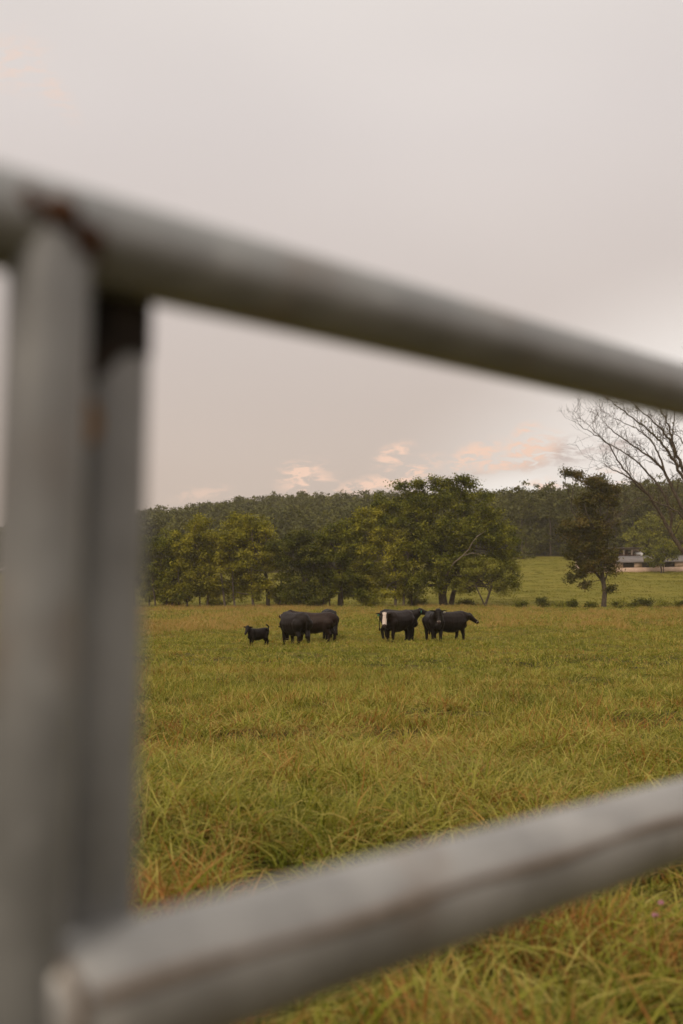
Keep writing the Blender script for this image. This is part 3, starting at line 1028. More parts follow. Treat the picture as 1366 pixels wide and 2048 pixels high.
# trees in the pasture in front of the wood
tree("pasture_bush", "round dark bush at the pasture's far edge, right of the tree row", 226, [(1047, 1047, .14)],
     [(1045, 1115, 22, 16, 0), (1035, 1120, 16, 12, 0), (1057, 1117, 14, 13, 0)], LEAF_WOOD, BARK, leaf=.45, clump=1.0, per=40, dens=3, seed=121, limbs=4, fork=.3, cat="bush")
tree("pasture_tree", "slender greyish green tree standing behind the round dark bush", 231, [(1052, 1052, .16)],
     [(1052, 1080, 20, 22, 0), (1045, 1070, 14, 16, 0), (1060, 1095, 14, 14, 0)], LEAF_WOOD, BARK, leaf=.5, clump=1.1, per=40, dens=2.6, seed=122, limbs=5, fork=.4)
tree("barnyard_tree", "large pale green round tree behind the open shed", 215, [(1292, 1292, .3)],
     [(1285, 1060, 34, 24, 0), (1310, 1045, 36, 24, 0), (1262, 1082, 26, 20, 0), (1300, 1080, 40, 24, 0), (1335, 1065, 36, 28, 0), (1255, 1100, 18, 16, 0), (1330, 1095, 34, 20, 0)], LEAF_PALE, BARK, leaf=.45, clump=1.2, per=44, dens=2.6, seed=123, limbs=10, fork=.3)
tree("barnyard_tree", "pale green tree behind the barn at the picture's edge", 212, [(1378, 1378, .3)],
     [(1375, 1070, 36, 30, 0), (1360, 1095, 30, 22, 0), (1390, 1100, 34, 24, 0), (1368, 1045, 24, 18, 0)], LEAF_PALE, BARK, leaf=.45, clump=1.2, per=44, dens=2.6, seed=124, limbs=8, fork=.3)

# ------------------------------------------------------------------ barn
def flat_mat(name, c0, c1, scale=1.2, rough=.85, stretch=(1, 1, 1), spec=.2):
    m, t, o = new_mat(name)
    pos = t.new('ShaderNodeNewGeometry').outputs['Position']
    n = t.noise(t.mapping(pos, sc=stretch), scale, 5.0, .6)
    principled(t, o, t.mix(t.maprange(n, .3, .7), c0, c1), rough, spec)
    return m


WALLM = flat_mat("limewashed_wall", (.52, .36, .26), (.66, .48, .37), .8)
ROOFM = flat_mat("weathered_tin", (.125, .105, .095), (.19, .16, .145), .7, .6, (1, .3, 1), .3)
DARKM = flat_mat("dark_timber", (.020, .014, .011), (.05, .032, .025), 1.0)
REDW = flat_mat("reddish_boards", (.075, .032, .022), (.13, .06, .04), 1.2, .9, (1, 1, 4))
POSTM = flat_mat("grey_timber", (.16, .125, .10), (.28, .225, .18), 1.5)
WHITEM = flat_mat("white_paint", (.62, .60, .57), (.78, .76, .73), 1.0, .5)

bd = 192.0
A = at(1176, HORIZON, bd - 3)[:2]
B = at(1460, HORIZON, bd + 4)[:2]
bdir = (B - A) / np.linalg.norm(B - A)
bnor = np.array((bdir[1], -bdir[0]))
blen = float(np.linalg.norm(B - A))
rotm = np.array(((bdir[0], -bdir[1], 0), (bdir[1], bdir[0], 0), (0, 0, 1)))
zA, zB = float(gz(*A)), float(gz(*B))


def bpt(s, z, off=0.0):
    """point on the barn's front wall: s metres along, z above its sloping foot, off towards the camera"""
    p = A + bdir * s + bnor * off
    return np.array((p[0], p[1], zA + (zB - zA) * s / blen + z))


barn_o = bpt(0, 0)
barn = empty("long_barn", barn_o, "long low cream-walled barn with dark strip openings and grey roof, up the pasture", "barn")
mpp = bd / F_PX
spx = lambda px: (((px - 683) / F_PX * bd) - A[0]) / bdir[0]
WH = 1.75


def wallpanel(s0, s1, z0, z1, off, th, name, mat, parent=None):
    g = Geo(barn_o)
    V = []
    for s in (s0, s1):
        for of in (off, off - th):
            for z in (z0, z1):
                V.append(bpt(s, z, of))
    g.add(V, [(0, 1, 3, 2), (4, 6, 7, 5), (0, 4, 5, 1), (2, 3, 7, 6), (0, 2, 6, 4), (1, 5, 7, 3)])
    return link(name, g.mesh(name, mat), parent or barn)


ops = [(spx(1241.5), spx(1266)), (spx(1282), spx(1312)), (spx(1331), spx(1353)), (spx(1372), spx(1396))]
wallpanel(0, blen, -.5, .80, 0, .2, "wall", WALLM)
edges = [0] + [e for o_ in ops for e in o_] + [blen]
for i in range(0, len(edges), 2):
    wallpanel(edges[i], edges[i + 1], .80, WH, 0, .2, "wall", WALLM)
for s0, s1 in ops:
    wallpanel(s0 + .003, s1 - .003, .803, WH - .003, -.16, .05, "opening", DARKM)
# end wall and roof
g = Geo(barn_o)
roofz0, roofz1, dep = WH + .02, WH + 1.25, 5.5
V = [bpt(-.4, roofz0, .35), bpt(blen + .4, roofz0, .35), bpt(blen + .4, roofz1, -dep), bpt(-.4, roofz1, -dep),
     bpt(-.4, roofz0 + .1, .35), bpt(blen + .4, roofz0 + .1, .35), bpt(blen + .4, roofz1 + .1, -dep), bpt(-.4, roofz1 + .1, -dep)]
g.add(V, [(0, 1, 2, 3), (7, 6, 5, 4), (0, 4, 5, 1), (1, 5, 6, 2), (2, 6, 7, 3), (3, 7, 4, 0)])
link("roof", g.mesh("roof", ROOFM), barn)
wallpanel(-.02, .18, -.5, WH, -.21, dep - .4, "end_wall", WALLM)
wallpanel(0.2, blen, -.5, WH + 1.1, -dep + .2, .2, "back_wall", WALLM)

# open shed behind the barn
sh_off = -9.0
s0, s1 = spx(1236) - .2, spx(1330)
shed_o = bpt(s0, 0, sh_off)
shed = empty("open_shed", shed_o, "open-fronted timber shed with grey posts, rising behind the long barn", "shed")


def spart(name, c, size, mat):
    g = Geo(shed_o)
    g.box(c, size, rotm)
    return link(name, g.mesh(name, mat), shed)


zs_top = 4.6
SZ = lambda s: float(gz(*(A + bdir * s + bnor * sh_off))) - bpt(s, 0)[2]
for q, px in enumerate((1240, 1257.5, 1276, 1294, 1312)):
    s = spx(px)
    spart("post", bpt(s, (SZ(s) + zs_top - .15) / 2 - .1, sh_off), (.26, .22, zs_top - .15 - SZ(s) + .2), POSTM)
sm = (s0 + s1) / 2
spart("roof_beam", bpt(sm, zs_top, sh_off), (s1 - s0 + 1.0, .35, .22), POSTM)
g = Geo(shed_o)
V = [bpt(s0 - .6, zs_top + .14, sh_off + .5), bpt(s1 + .6, zs_top + .14, sh_off + .5), bpt(s1 + .6, zs_top - .3, sh_off - 5), bpt(s0 - .6, zs_top - .3, sh_off - 5)]
V += [p + np.array((0, 0, .08)) for p in V]
g.add(V, [(0, 1, 2, 3), (7, 6, 5, 4), (0, 4, 5, 1), (1, 5, 6, 2), (2, 6, 7, 3), (3, 7, 4, 0)])
link("roof", g.mesh("roof", ROOFM), shed)
spart("back_wall", bpt(sm, 2.6, sh_off - 4.6), (s1 - s0, .12, 4.0), REDW)
for z in (2.75, 3.35):
    spart("rail", bpt(sm, z, sh_off + .18), (s1 - s0, .08, .16), REDW)

# flat-roofed outbuilding and white tank glimpsed over the barn roof
ob = bpt(spx(1352), 0, -14)
hut = empty("outbuilding", ob, "dark flat-roofed outbuilding glimpsed above the barn roof at the picture's edge", "outbuilding")
hz = float(gz(ob[0], ob[1])) - ob[2]
g = Geo(ob)
g.box(bpt(spx(1372), hz + 1.2, -14), (5.5, 4, 3.0), rotm)
link("wall", g.mesh("wall", DARKM), hut)
g = Geo(ob)
g.box(bpt(spx(1370), hz + 2.82, -13.8), (6.6, 5, .22), rotm)
link("roof", g.mesh("roof", POSTM), hut)
tk = bpt(spx(1342), 0, -11.5)
tz = float(gz(tk[0], tk[1])) - tk[2]
tank = empty("white_tank", tk, "small white rounded tank peeking over the barn roof beside the dark tree", "tank")
g = Geo(tk)
ax = np.array((bdir[0], bdir[1], 0))
ctr = bpt(spx(1342), tz + 2.55, -11.5)
g.tube([ctr - ax * .95, ctr - ax * .85, ctr - ax * .7, ctr + ax * .7, ctr + ax * .85, ctr + ax * .95], [.1, .4, .52, .52, .4, .1], 14, True)
link("shell", g.mesh("shell", WHITEM, True), tank)
for sgn in (-1, 1):
    g = Geo(tk)
    g.box(ctr + ax * sgn * .55 - np.array((0, 0, 1.4)), (.15, .5, 2.5), rotm)
    link("stand", g.mesh("stand", POSTM), tank)

x, y, z = ground_hit(1322, 1144.5)
y = min(y, 190.0)
tree("barnyard_tree", "small rounded dark tree standing right in front of the cream barn wall", 188.5, [(1321, 1321, .17), (1326, 1327, .09)],
     [(1322, 1105, 30, 18, 0), (1308, 1112, 24, 16, 0), (1340, 1108, 20, 17, 0), (1320, 1122, 24, 14, 0), (1330, 1090, 20, 12, 0), (1305, 1125, 12, 9, 0), (1300, 1100, 14, 10, 0)],
     LEAF_GREEN, BARK, leaf=.36, clump=.95, per=46, dens=3.2, seed=131, limbs=10, fork=.35)
tree("dead_shrub", "pinkish grey twiggy shrub behind the open shed roof", 209, [(1271, 1271, .08)],
     [(1270, 1100, 9, 9, 0), (1274, 1108, 12, 8, 0), (1264, 1110, 10, 7, 0)], flat_mat("dry_twigs", (.20, .14, .11), (.32, .24, .2)), BARK_PALE,
     leaf=.35, clump=.9, per=16, dens=2.2, seed=133, limbs=12, fork=.4, cat="shrub")


# ------------------------------------------------------------------ cattle
m, t, o = new_mat("cattle_coat")
a = t.new('ShaderNodeAttribute', attribute_name="patch").outputs['Fac']
bn = t.new('ShaderNodeAttribute', attribute_name="brown").outputs['Fac']
pos = t.new('ShaderNodeNewGeometry').outputs['Position']
n = t.noise(pos, 7.0, 4.0, .6)
blk = t.mix(t.maprange(n, .3, .7), (.0045, .0030, .0022), (.009, .0058, .0042))
brn = t.mix(t.maprange(n, .3, .7), (.020, .0095, .006), (.030, .015, .009))
c = t.mix(bn, blk, brn)
c = t.mix(t.maprange(a, .1, .35), c, (.020, .012, .010))
c = t.mix(t.maprange(a, .4, .6), c, (.62, .50, .42))
c = t.mix(t.maprange(a, 1.3, 1.6), c, (.040, .024, .020))
principled(t, o, c, .55, .18, bump=n, bdist=.01, bstr=.3)
COAT = m
TAG_WHITE = flat_mat("ear_tag_white", (.7, .68, .62), (.8, .78, .7))
TAG_GREEN = flat_mat("ear_tag_green", (.08, .26, .17), (.10, .32, .21))


def ico(bm, c, r, rotq=None, sub=2):
    mat = Matrix.Translation(Vector(c)) @ (rotq.to_matrix().to_4x4() if rotq else Matrix.Identity(4)) @ Matrix.Diagonal((*r, 1.0))
    bmesh.ops.create_icosphere(bm, subdivisions=sub, radius=1.0, matrix=mat)


def chain(bm, pts, rad, step=.35):
    pts = [np.asarray(p, float) for p in pts]
    for i in range(len(pts) - 1):
        L = np.linalg.norm(pts[i + 1] - pts[i])
        n = max(2, int(L / (min(rad[i], rad[i + 1]) * step)) + 1)
        for k in range(n + 1):
            f = k / n
            r = rad[i] + (rad[i + 1] - rad[i]) * f
            ico(bm, pts[i] + (pts[i + 1] - pts[i]) * f, (r, r, r), sub=2)


def cow(label, px, d, heading, head_heading, head_z=1.22, reach=.48, head_pitch=-25, neck_yaw=None, scale=1.0, girth=1.0, legk=1.0,
        brown=0.15, face=0, tags=(), tail='down', step=(0, 0, 0, 0), head_k=1.14, tall=1.0, name="cow", cat="cow", group="cattle standing in the meadow"):
    """built facing +X with the feet at z=0, then turned to its heading (degrees, 0 = +X, 90 = away from the camera)"""
    bm = bmesh.new()
    lz = 0.0
    B = [(-.80, 1.08, .18, .23), (-.70, 1.03, .28, .33), (-.52, .98, .33, .385), (-.3, .92, .36, .42), (-.05, .88, .385, .44), (.2, .88, .385, .445),
         (.42, .92, .35, .425), (.60, .97, .29, .39), (.74, 1.00, .21, .32)]
    for i in range(len(B) - 1):
        for f in (0, .33, .66):
            q = np.array(B[i]) * (1 - f) + np.array(B[i + 1]) * f
            ico(bm, (q[0], 0, q[1]), (.17, q[2] * girth, q[3] * (0.5 + .5 * girth)))
    ico(bm, (.72, 0, .76), (.18, .16 * girth, .19))                 # brisket
    for sg in (1, -1):
        ico(bm, (-.58, sg * .20, 1.22), (.10, .07, .07))               # hook bones
        ico(bm, (.50, sg * .20, 1.02), (.16, .12, .26))                # shoulders
    ico(bm, (-.86, 0, 1.18), (.09, .12, .10))                       # tail head
    ico(bm, (-.38, 0, .66), (.16, .13, .10))                        # flank / udder
    for k, sgn in enumerate((1, -1)):
        s1_, s2_ = step[k], step[k + 2]
        chain(bm, [(-.64, sgn * .17 * girth, .92), (-.56 + s1_ * .3, sgn * .19, .70), (-.76 + s1_ * .7, sgn * .17, .45), (-.72 + s1_, sgn * .165, .14), (-.68 + s1_, sgn * .165, .05)],
              [.22 * girth, .15, .082, .062, .068])
        chain(bm, [(.56, sgn * .16 * girth, .88), (.53 + s2_ * .3, sgn * .17, .64), (.57 + s2_ * .7, sgn * .155, .36), (.55 + s2_, sgn * .155, .12), (.58 + s2_, sgn * .155, .05)],
              [.18 * girth, .12, .076, .06, .068])
    hy = math.radians(head_heading - heading)
    hy = (hy + math.pi) % (2 * math.pi) - math.pi
    ny = hy * .45 if neck_yaw is None else math.radians(neck_yaw)
    nb = np.array((.66, 0, 1.10))
    poll = np.array((.70 + reach * math.cos(ny), reach * math.sin(ny), head_z))
    chain(bm, [nb, nb * .5 + poll * .5 + np.array((0, 0, -.02)), poll], [.245 * girth, .20 * girth, .145], .3)
    chain(bm, [nb + np.array((.03, 0, -.16)), nb * .5 + poll * .5 + np.array((0, 0, -.15)), poll + np.array((0, 0, -.10))], [.15, .11, .09], .3)
    hp = math.radians(head_pitch)
    fwd = np.array((math.cos(hy) * math.cos(hp), math.sin(hy) * math.cos(hp), math.sin(hp)))
    left = np.array((-math.sin(hy), math.cos(hy), 0))
    upv = np.cross(fwd, left)
    hm = Matrix((fwd, left, upv)).transposed().to_quaternion()
    HK = head_k
    H = [(.00, .03, .13, .125), (.07, .02, .125, .125), (.15, .00, .115, .115), (.23, -.012, .095, .10), (.31, -.02, .082, .088), (.38, -.025, .084, .082), (.43, -.03, .075, .07)]
    for a_, up_, ry, rz in H:
        ico(bm, poll + (fwd * a_ + upv * up_) * HK, (.075 * HK, ry * HK, rz * HK), hm)
    earroot = []
    for sgn in (1, -1):
        e0 = poll + (left * sgn * .11 + upv * .06) * HK
        for f in (0, .25, .5, .75, 1.0):
            c = e0 + (left * sgn * .18 * f + upv * (-.02 - .02 * f) - fwd * .03 * f) * HK
            q = hm
            rr = .055 * (math.sin(math.pi * (.2 + .75 * f)) * .85 + .15)
            ico(bm, c, (.028 * HK, .045 * HK, rr * 1.25 * HK), q, 1)
        earroot.append(e0 + left * sgn * .13 + upv * -.075 + fwd * .04)
        for f in (0, 1):
            pass
    if tail == 'down':
        chain(bm, [(-.88, 0, 1.24), (-.97, 0, 1.14), (-.995, .01, .85), (-.985, .02, .55)], [.05, .032, .026, .03], .6)
        ico(bm, (-.985, .02, .47), (.045, .045, .11))
    elif tail == 'up':
        chain(bm, [(-.86, 0, 1.20), (-.92, 0, 1.36), (-.82, .02, 1.46), (-.70, .03, 1.50)], [.055, .05, .05, .055], .5)
    me = bpy.data.meshes.new("body_raw")
    bm.to_mesh(me)
    bm.free()
    tmp = bpy.data.objects.new("body_raw", me)
    COL.objects.link(tmp)
    md = tmp.modifiers.new("r", 'REMESH')
    md.mode = 'VOXEL'
    md.voxel_size = .024
    sm = tmp.modifiers.new("s", 'SMOOTH')
    sm.factor = .5
    sm.iterations = 3
    dg = bpy.context.evaluated_depsgraph_get()
    me2 = bpy.data.meshes.new_from_object(tmp.evaluated_get(dg))
    bpy.data.objects.remove(tmp)
    me2.name = "body"
    n = len(me2.vertices)
    co = np.empty(n * 3, np.float32)
    me2.vertices.foreach_get("co", co)
    co = co.reshape(-1, 3)
    if legk != 1.0:
        pass
    rel = co - poll
    a_, b_, c_ = rel @ fwd, rel @ left, rel @ upv
    patch = np.zeros(n, np.float32)
    a_, b_, c_ = a_ / head_k, b_ / head_k, c_ / head_k
    ishead = (a_ > -.02) & (a_ < .55) & (np.abs(b_) < .16) & (np.abs(c_) < .2)
    if face:
        wht = ishead & (np.abs(b_) < .074 - .014 * np.sin(a_ * 14.0)) & (a_ > -.01) & (c_ > -.06)
        patch[wht] = 1.0
        patch[ishead & (a_ > .405)] = 2.0
        eye = ishead & (np.abs(np.abs(b_) - .115) < .03) & (np.abs(a_ - .12) < .035)
        patch[eye] = 0.0
    else:
        patch[ishead & (a_ > .40)] = 2.0 if face == 0 and name == "cow" else 0.3
    brv = brown * np.clip((co[:, 2] - .75) / .5, 0, 1) + brown * .4
    for nm, arr in (("patch", patch), ("brown", brv.astype(np.float32))):
        at_ = me2.attributes.new(nm, 'FLOAT', 'POINT')
        at_.data.foreach_set("value", arr)
    me2.polygons.foreach_set("use_smooth", np.ones(len(me2.polygons), bool))
    me2.materials.clear()
    me2.materials.append(COAT)
    x = (px - 683) / F_PX * d
    root = empty(name, (x, d, float(gz(x, d)) - .02), label, cat, group)
    root.rotation_euler = (0, 0, math.radians(heading))
    root.scale = (scale, scale, scale * tall)
    link("body", me2, root)
    for side, colr in tags:
        p = earroot[0] if side == 'l' else earroot[1]
        g = Geo((0, 0, 0))
        R3 = np.stack([fwd, left, upv], 1)
        g.box(p, (.014, .085, .10), R3)
        g.box(p + upv * .06, (.012, .04, .03), R3)
        link("ear_tag", g.mesh("ear_tag", TAG_GREEN if colr == 'g' else TAG_WHITE), root)
    for sgn in (1, -1):
        g = Geo((0, 0, 0))
        e = poll + (fwd * .125 + left * sgn * .112 + upv * .035) * head_k
        th = np.linspace(0, math.pi, 5)
        g.tube([e + fwd * .018 * math.cos(t_) for t_ in th], [.001, .013, .018, .013, .001], 8)
        link("eye", g.mesh("eye", DARKM, True), root)
    return root


cow("small black calf with its ears out and tail raised, alone left of the cows", 517, 43.0, 214, 250, head_z=1.34, reach=.16, head_pitch=-36, neck_yaw=4,
    scale=.57, girth=.86, brown=.1, tail='up', head_k=1.32, tall=1.14, name="calf", cat="calf")
cow("big black cow with its rump turned to the camera, right beside the calf", 590, 42.6, 120, 90, head_z=.70, reach=.40, head_pitch=-60, neck_yaw=-28, girth=1.14, brown=.25, step=(.10, -.08, .05, -.1), scale=1.09)
cow("brownish black cow seen side-on, just behind the cow with its rump turned", 630, 46.0, 163, 168, head_z=1.28, reach=.36, head_pitch=-12, girth=1.06, brown=1.0, tags=(('l', 'w'), ('r', 'w')), step=(.08, -.1, 0, .1), scale=1.09)
cow("black cow facing away, its dark rump showing behind the brownish cow", 658, 48.2, 97, 97, head_z=.7, reach=.4, head_pitch=-50, brown=.05, scale=1.1)
cow("black cow with a white face looking at the camera, green ear tag", 796, 45.0, 231, 264, head_z=1.20, reach=.30, head_pitch=-56, neck_yaw=6, face=1, brown=.4, tags=(('r', 'g'),), step=(.12, -.1, .04, -.06), scale=1.07, girth=1.05, head_k=1.2)
cow("black cow mostly hidden behind the white-faced one, its head turned to the other cows", 798, 47.2, 330, 6, head_z=1.27, reach=.24, head_pitch=-8, brown=.15, tags=(('r', 'g'), ('l', 'w')), scale=1.08)
cow("all-black cow facing the camera with a white tag in its ear", 867, 45.4, 276, 274, head_z=1.36, reach=.22, head_pitch=-62, brown=.1, tags=(('l', 'w'),), step=(.05, -.05, .08, -.04), scale=1.07, girth=1.05)
cow("black cow in profile at the end of the group, head stretched out to the side", 897, 46.6, 27, 10, head_z=1.13, reach=.27, head_pitch=-30, brown=.3, girth=1.1, step=(.12, -.12, -.1, .08), scale=1.08)


# ------------------------------------------------------------------ grass (uncountable: stuff)
def tuft(name, nb, radius, hmin, hmax, width, droop, seed, mat, seg=3, straw=0.0):
    rng = np.random.default_rng(seed)
    V, Q, rnd, tip = [], [], [], []
    ts = np.linspace(0, 1, seg + 1)
    k = 0
    comb = rng.random() * 6.28
    for i in range(nb):
        a = rng.random() * 6.28
        rr = radius * rng.random() ** .5
        b = np.array((math.cos(a) * rr, math.sin(a) * rr, -.02))
        az = comb + rng.normal() * 1.5
        h = hmin + (hmax - hmin) * rng.random() ** 1.3
        lean = .15 + .5 * rng.random()
        dr = droop * (0.4 + 1.0 * rng.random())
        dv = np.array((math.cos(az), math.sin(az), 0))
        wd = width * (.6 + .8 * rng.random())
        sd_ = np.cross(dv, (0, 0, 1)) * .8 + rng.normal(size=3) * .3
        sd_ /= np.linalg.norm(sd_)
        rv = rng.random() ** .9 * (1 - straw) * .8
        if rng.random() < .13 + straw:
            rv = .80 + .2 * rng.random()
        for t_ in ts:
            p = b + dv * h * (lean * t_ + dr * t_ * t_ * .75) + np.array((0, 0, h * (t_ - dr * .55 * t_ ** 2.4)))
            wv = wd * (1 - t_ ** 1.6 * .93) * (.7 + .3 * min(1, t_ * 4))
            V += [p - sd_ * wv / 2, p + sd_ * wv / 2]
            rnd += [rv, rv]
            tip += [t_, t_]
        for s in range(seg):
            Q.append((k + 2 * s, k + 2 * s + 1, k + 2 * s + 3, k + 2 * s + 2))
        k += 2 * (seg + 1)
    me = make_mesh(name, V, Q, mat, {"rnd": rnd, "tip": tip})
    return bpy.data.objects.new(name, me)


def scatter(name, pts, rotz, tilt, scl, tufts, label, kind_cat="grass"):
    src = bpy.data.collections.new(name + "_source")
    for tf in tufts:
        src.objects.link(tf)
    me = bpy.data.meshes.new(name)
    me.vertices.add(len(pts))
    me.vertices.foreach_set("co", np.asarray(pts, np.float32).ravel())
    rot = np.stack([tilt[:, 0], tilt[:, 1], rotz], -1).astype(np.float32)
    a1 = me.attributes.new("rot", 'FLOAT_VECTOR', 'POINT')
    a1.data.foreach_set("vector", rot.ravel())
    a2 = me.attributes.new("scl", 'FLOAT_VECTOR', 'POINT')
    a2.data.foreach_set("vector", np.asarray(scl, np.float32).ravel())
    a3 = me.attributes.new("idx", 'INT', 'POINT')
    a3.data.foreach_set("value", RNG.integers(0, len(tufts), len(pts)).astype(np.int32))
    ob = link(name, me)
    tag(ob, label, kind_cat, kind="stuff")
    ng = bpy.data.node_groups.new(name, 'GeometryNodeTree')
    ng.interface.new_socket("Geometry", in_out='INPUT', socket_type='NodeSocketGeometry')
    ng.interface.new_socket("Geometry", in_out='OUTPUT', socket_type='NodeSocketGeometry')
    N, L = ng.nodes, ng.links
    gi, go = N.new('NodeGroupInput'), N.new('NodeGroupOutput')
    ip = N.new('GeometryNodeInstanceOnPoints')
    ci = N.new('GeometryNodeCollectionInfo')
    ci.inputs['Collection'].default_value = src
    ci.inputs['Separate Children'].default_value = True
    ci.inputs['Reset Children'].default_value = True
    ip.inputs['Pick Instance'].default_value = True

    def named(nm, typ):
        q = N.new('GeometryNodeInputNamedAttribute')
        q.data_type = typ
        q.inputs['Name'].default_value = nm
        return q.outputs['Attribute']
    L.new(gi.outputs[0], ip.inputs['Points'])
    L.new(ci.outputs[0], ip.inputs['Instance'])
    L.new(named("idx", 'INT'), ip.inputs['Instance Index'])
    L.new(named("rot", 'FLOAT_VECTOR'), ip.inputs['Rotation'])
    L.new(named("scl", 'FLOAT_VECTOR'), ip.inputs['Scale'])
    L.new(ip.outputs[0], go.inputs[0])
    md = ob.modifiers.new("scatter", 'NODES')
    md.node_group = ng
    return ob


# woodland covering the hill: one mass nobody could count, six crown shapes repeated
rng = np.random.default_rng(33)
proto = []
for q in range(8):
    lob = []
    for j in range(7):
        a = rng.random() * 6.28
        lob.append((np.array((math.cos(a) * 1.9 * rng.random(), math.sin(a) * 1.9 * rng.random(), 3.4 + 6.4 * (j + .5) / 7)), (2.3 + rng.random(), 2.3 + rng.random(), 1.7 + .5 * rng.random())))
    P, C = crown_points(lob, 1.25, 24, 2.5, rng, .3)
    V, Q, rnd = leaves(P, .60, up=.5, aspect=.8, rng=rng)
    proto.append(bpy.data.objects.new("crown_shape", make_mesh("crown_shape", V, Q, LEAF_HILL, {"rnd": rnd})))
fx, fy = [], []
for d in np.concatenate([np.arange(243, 300, 8.0), np.arange(300, 425, 7.0)]):
    for x in np.arange(-0.56 * d, 0.50 * d, 4.4):
        fx.append(x + rng.normal() * 2.4)
        fy.append(d + rng.normal() * 3.4)
fx, fy = np.array(fx), np.array(fy)
fs = 0.84 + 0.36 * rng.random(len(fx))
scatter("hill_forest", np.stack([fx, fy, gz(fx, fy)], -1), rng.random(len(fx)) * 6.28, np.zeros((len(fx), 2)),
        np.stack([fs, fs, fs * (.9 + .2 * rng.random(len(fx)))], -1), proto, "hazy green woodland covering the long hill behind the tree row", "woodland")


def field_points(d0, d1, per_m2, half=.47, margin=1.6):
    area_n = int(per_m2 * (half * (d1 * d1 - d0 * d0) + 2 * margin * (d1 - d0)))
    # sample depth proportional to the strip's width
    dd = np.linspace(d0, d1, 400)
    wgt = 2 * half * dd + 2 * margin
    cdf = np.cumsum(wgt)
    cdf /= cdf[-1]
    y = np.interp(RNG.random(area_n), cdf, dd)
    x = (RNG.random(area_n) * 2 - 1) * (half * y + margin)
    return x, y


def grow(name, d0, d1, per_m2, tufts, label, smin, smax, mask=None, hvar=.5, thin=False):
    x, y = field_points(d0, d1, per_m2)
    if mask is not None:
        k = RNG.random(len(x)) < mask(x, y)
        x, y = x[k], y[k]
    z = gz(x, y)
    n = len(x)
    if thin:
        cl_ = vnoise(x / .45, y / .45, 14) * .6 + vnoise(x / 1.6, y / 1.6, 15) * .4
        k = RNG.random(len(x)) < np.clip(.25 + 2.2 * (cl_ - .22), 0.08, 1) * (.50 + .50 * sstep(3.0, 7.0, y))
        x, y, z = x[k], y[k], z[k]
        n = len(x)
    hn = vnoise(x / .9, y / .9, 11) * .55 + vnoise(x / 2.7, y / 2.7, 12) * .45
    s = smin + (smax - smin) * RNG.random(n)
    hs = s * (1 - hvar + 2 * hvar * hn)
    # the wind has combed the grass patch by patch
    comb = vnoise(x / 2.2, y / 2.2, 13) * 6.0 + RNG.normal(size=n) * 1.4
    tl = RNG.normal(size=(n, 2)) * .22
    scl = np.stack([s, s, hs], -1)
    return scatter(name, np.stack([x, y, z], -1), comb, tl, scl, tufts, label)


near_t = [tuft("tuft", 32, .11, .07, .31, .0086, .95, 200 + i, GRASS, 4) for i in range(12)]
near_t += [tuft("tuft", 24, .10, .08, .30, .0080, 1.0, 220 + i, GRASS, 4, straw=.4) for i in range(4)]
mid_t = [tuft("tuft", 32, .16, .07, .27, .010, .85, 230 + i, GRASS, 3) for i in range(8)]
mid_t += [tuft("tuft", 24, .16, .08, .28, .009, .85, 245 + i, GRASS, 3, straw=.3) for i in range(2)]
far_t = [tuft("tuft", 30, .30, .06, .20, .020, .75, 250 + i, GRASS, 2) for i in range(8)]
far_t += [tuft("tuft", 24, .30, .06, .22, .018, .75, 262 + i, GRASS, 2, straw=.35) for i in range(2)]
vfar_t = [tuft("tuft", 38, .7, .06, .22, .045, .7, 270 + i, GRASS, 2) for i in range(6)]
straw_t = [tuft("tuft", 22, .35, .25, .55, .022, .35, 280 + i, STRAW, 2) for i in range(5)]

grow("grass", 1.7, 10.0, 150, near_t, "long matted green meadow grass in front of the gate", .75, 1.3, hvar=.72, thin=True)
grow("grass", 10.0, 25.0, 46, mid_t, "tousled meadow grass between the gate and the cattle", .75, 1.3, hvar=.68, thin=True)
grow("grass", 25.0, 62.0, 9.5, far_t, "cropped meadow grass around the cattle", .75, 1.2, hvar=.4)
grow("grass", 62.0, 128.0, 2.6, vfar_t, "far meadow grass reaching to the tree row", .75, 1.2, hvar=.4)


def straw_mask(x, y):
    uu = x / y
    n = vnoise(x / 5, y / 9, 21) * .6 + vnoise(x / 1.8, y / 4, 22) * .4
    bandl = sstep(48, 66, y) * (1 - .55 * sstep(-.12, .05, uu)) * (1 - .6 * sstep(92, 100, y) * (1 - sstep(104, 110, y)))
    bandr = sstep(60, 72, y) * sstep(.10, .14, uu) * .5
    return np.clip((n - .40) * 3.2, 0, 1) * np.maximum(bandl, bandr)


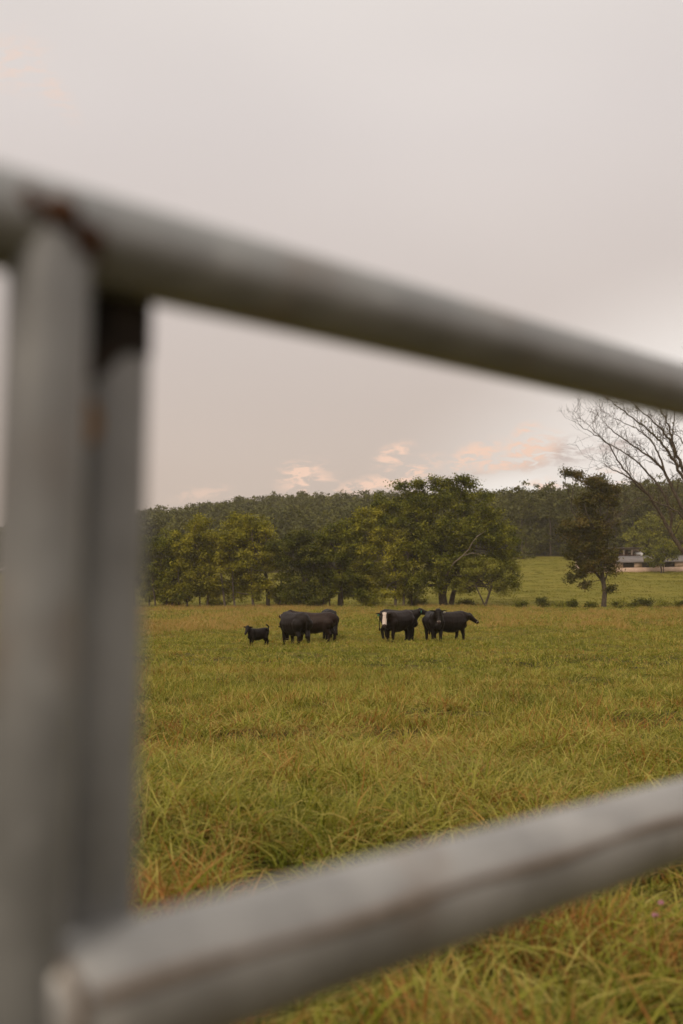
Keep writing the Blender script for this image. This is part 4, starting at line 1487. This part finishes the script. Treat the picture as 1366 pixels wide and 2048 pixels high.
grow("straw_grass", 46.0, 127.0, 3.2, straw_t, "reddish straw-coloured seeding grass in the far meadow", .75, 1.25, mask=straw_mask)
dry_t = [tuft("tuft", 24, .14, .12, .42, .0075, .55, 300 + i, RUSTY, 4) for i in range(4)]
grow("straw_grass", 1.8, 16.0, 52.0, dry_t, "dry straw stalks standing in the near grass", .7, 1.15,
     mask=lambda x, y: np.clip((vnoise(x / .8, y / .8, 31) - .40) * 3.5, 0, 1) * (.16 + .84 * sstep(6.5, 3.9, y)) * (.55 + .45 * sstep(-.4, .5, x)))
pas_t = [tuft("tuft", 26, .9, .06, .20, .10, .5, 310 + i, PASTURE, 1) for i in range(4)]
x = RNG.random(16000) * 190 - 70
y = 128 + RNG.random(16000) * 104
k = np.abs(x / y) < .48
x, y = x[k], y[k]
scatter("pasture_grass", np.stack([x, y, gz(x, y)], -1), RNG.random(len(x)) * 6.28, RNG.normal(size=(len(x), 2)) * .05,
        np.repeat((.8 + .5 * RNG.random(len(x)))[:, None], 3, 1), pas_t, "short green grass on the rising pasture behind the trees")

# two clover flowers in the near grass
m, t, o = new_mat("clover_pink")
pos = t.new('ShaderNodeNewGeometry').outputs['Position']
n = t.noise(pos, 160.0, 3.0)
principled(t, o, t.mix(t.maprange(n, .3, .7), (.36, .13, .20), (.60, .32, .36)), .8, .2)
CLOVER = m
m, t, o = new_mat("clover_stem")
principled(t, o, (.13, .12, .03), .8, .2)
CSTEM = m
for i, (px, py, lb) in enumerate([(1311, 1831, "small pink clover flower in the near grass below the lower rail"), (1322, 1806, "faded orange-pink clover flower just above the pink one in the near grass")]):
    gx, gy, gzz = ground_hit(px, py + 110)
    top = at(px, py, gy)
    b0 = np.array((gx, gy, gzz))
    root = empty("clover_flower", b0, lb, "flower", "clover flowers in the near grass")
    g = Geo(b0)
    g.tube([b0, b0 * .5 + top * .5 + np.array((.01, 0, 0)), top], [.0025, .002, .0018], 5)
    link("stem", g.mesh("stem", CSTEM), root)
    g = Geo(b0)
    rr = np.random.default_rng(i)
    for q in range(46):
        v_ = rr.normal(size=3)
        v_ /= np.linalg.norm(v_)
        v_[2] = abs(v_[2]) * 1.1 - .25
        g.tube([top, top + v_ * .0085, top + v_ * .0145], [.0012, .0026, .0006], 4)
    link("flower_head", g.mesh("flower_head", CLOVER), root)

# ------------------------------------------------------------------ haze: one closed box of thin air round camera and scene
g = Geo((0, 0, 0))
g.box((0, 215, 26), (900, 560, 84))
m, t, o = new_mat("thin_haze")
pv = t.new('ShaderNodeVolumePrincipled')
pv.inputs['Color'].default_value = (.93, .86, .78, 1)
pv.inputs['Density'].default_value = 0.00029
pv.inputs['Anisotropy'].default_value = 0.2
t.l.new(pv.outputs[0], o.inputs['Volume'])
hz_o = link("haze", g.mesh("haze", m))
tag(hz_o, "thin warm evening haze over the valley", "haze", kind="stuff")
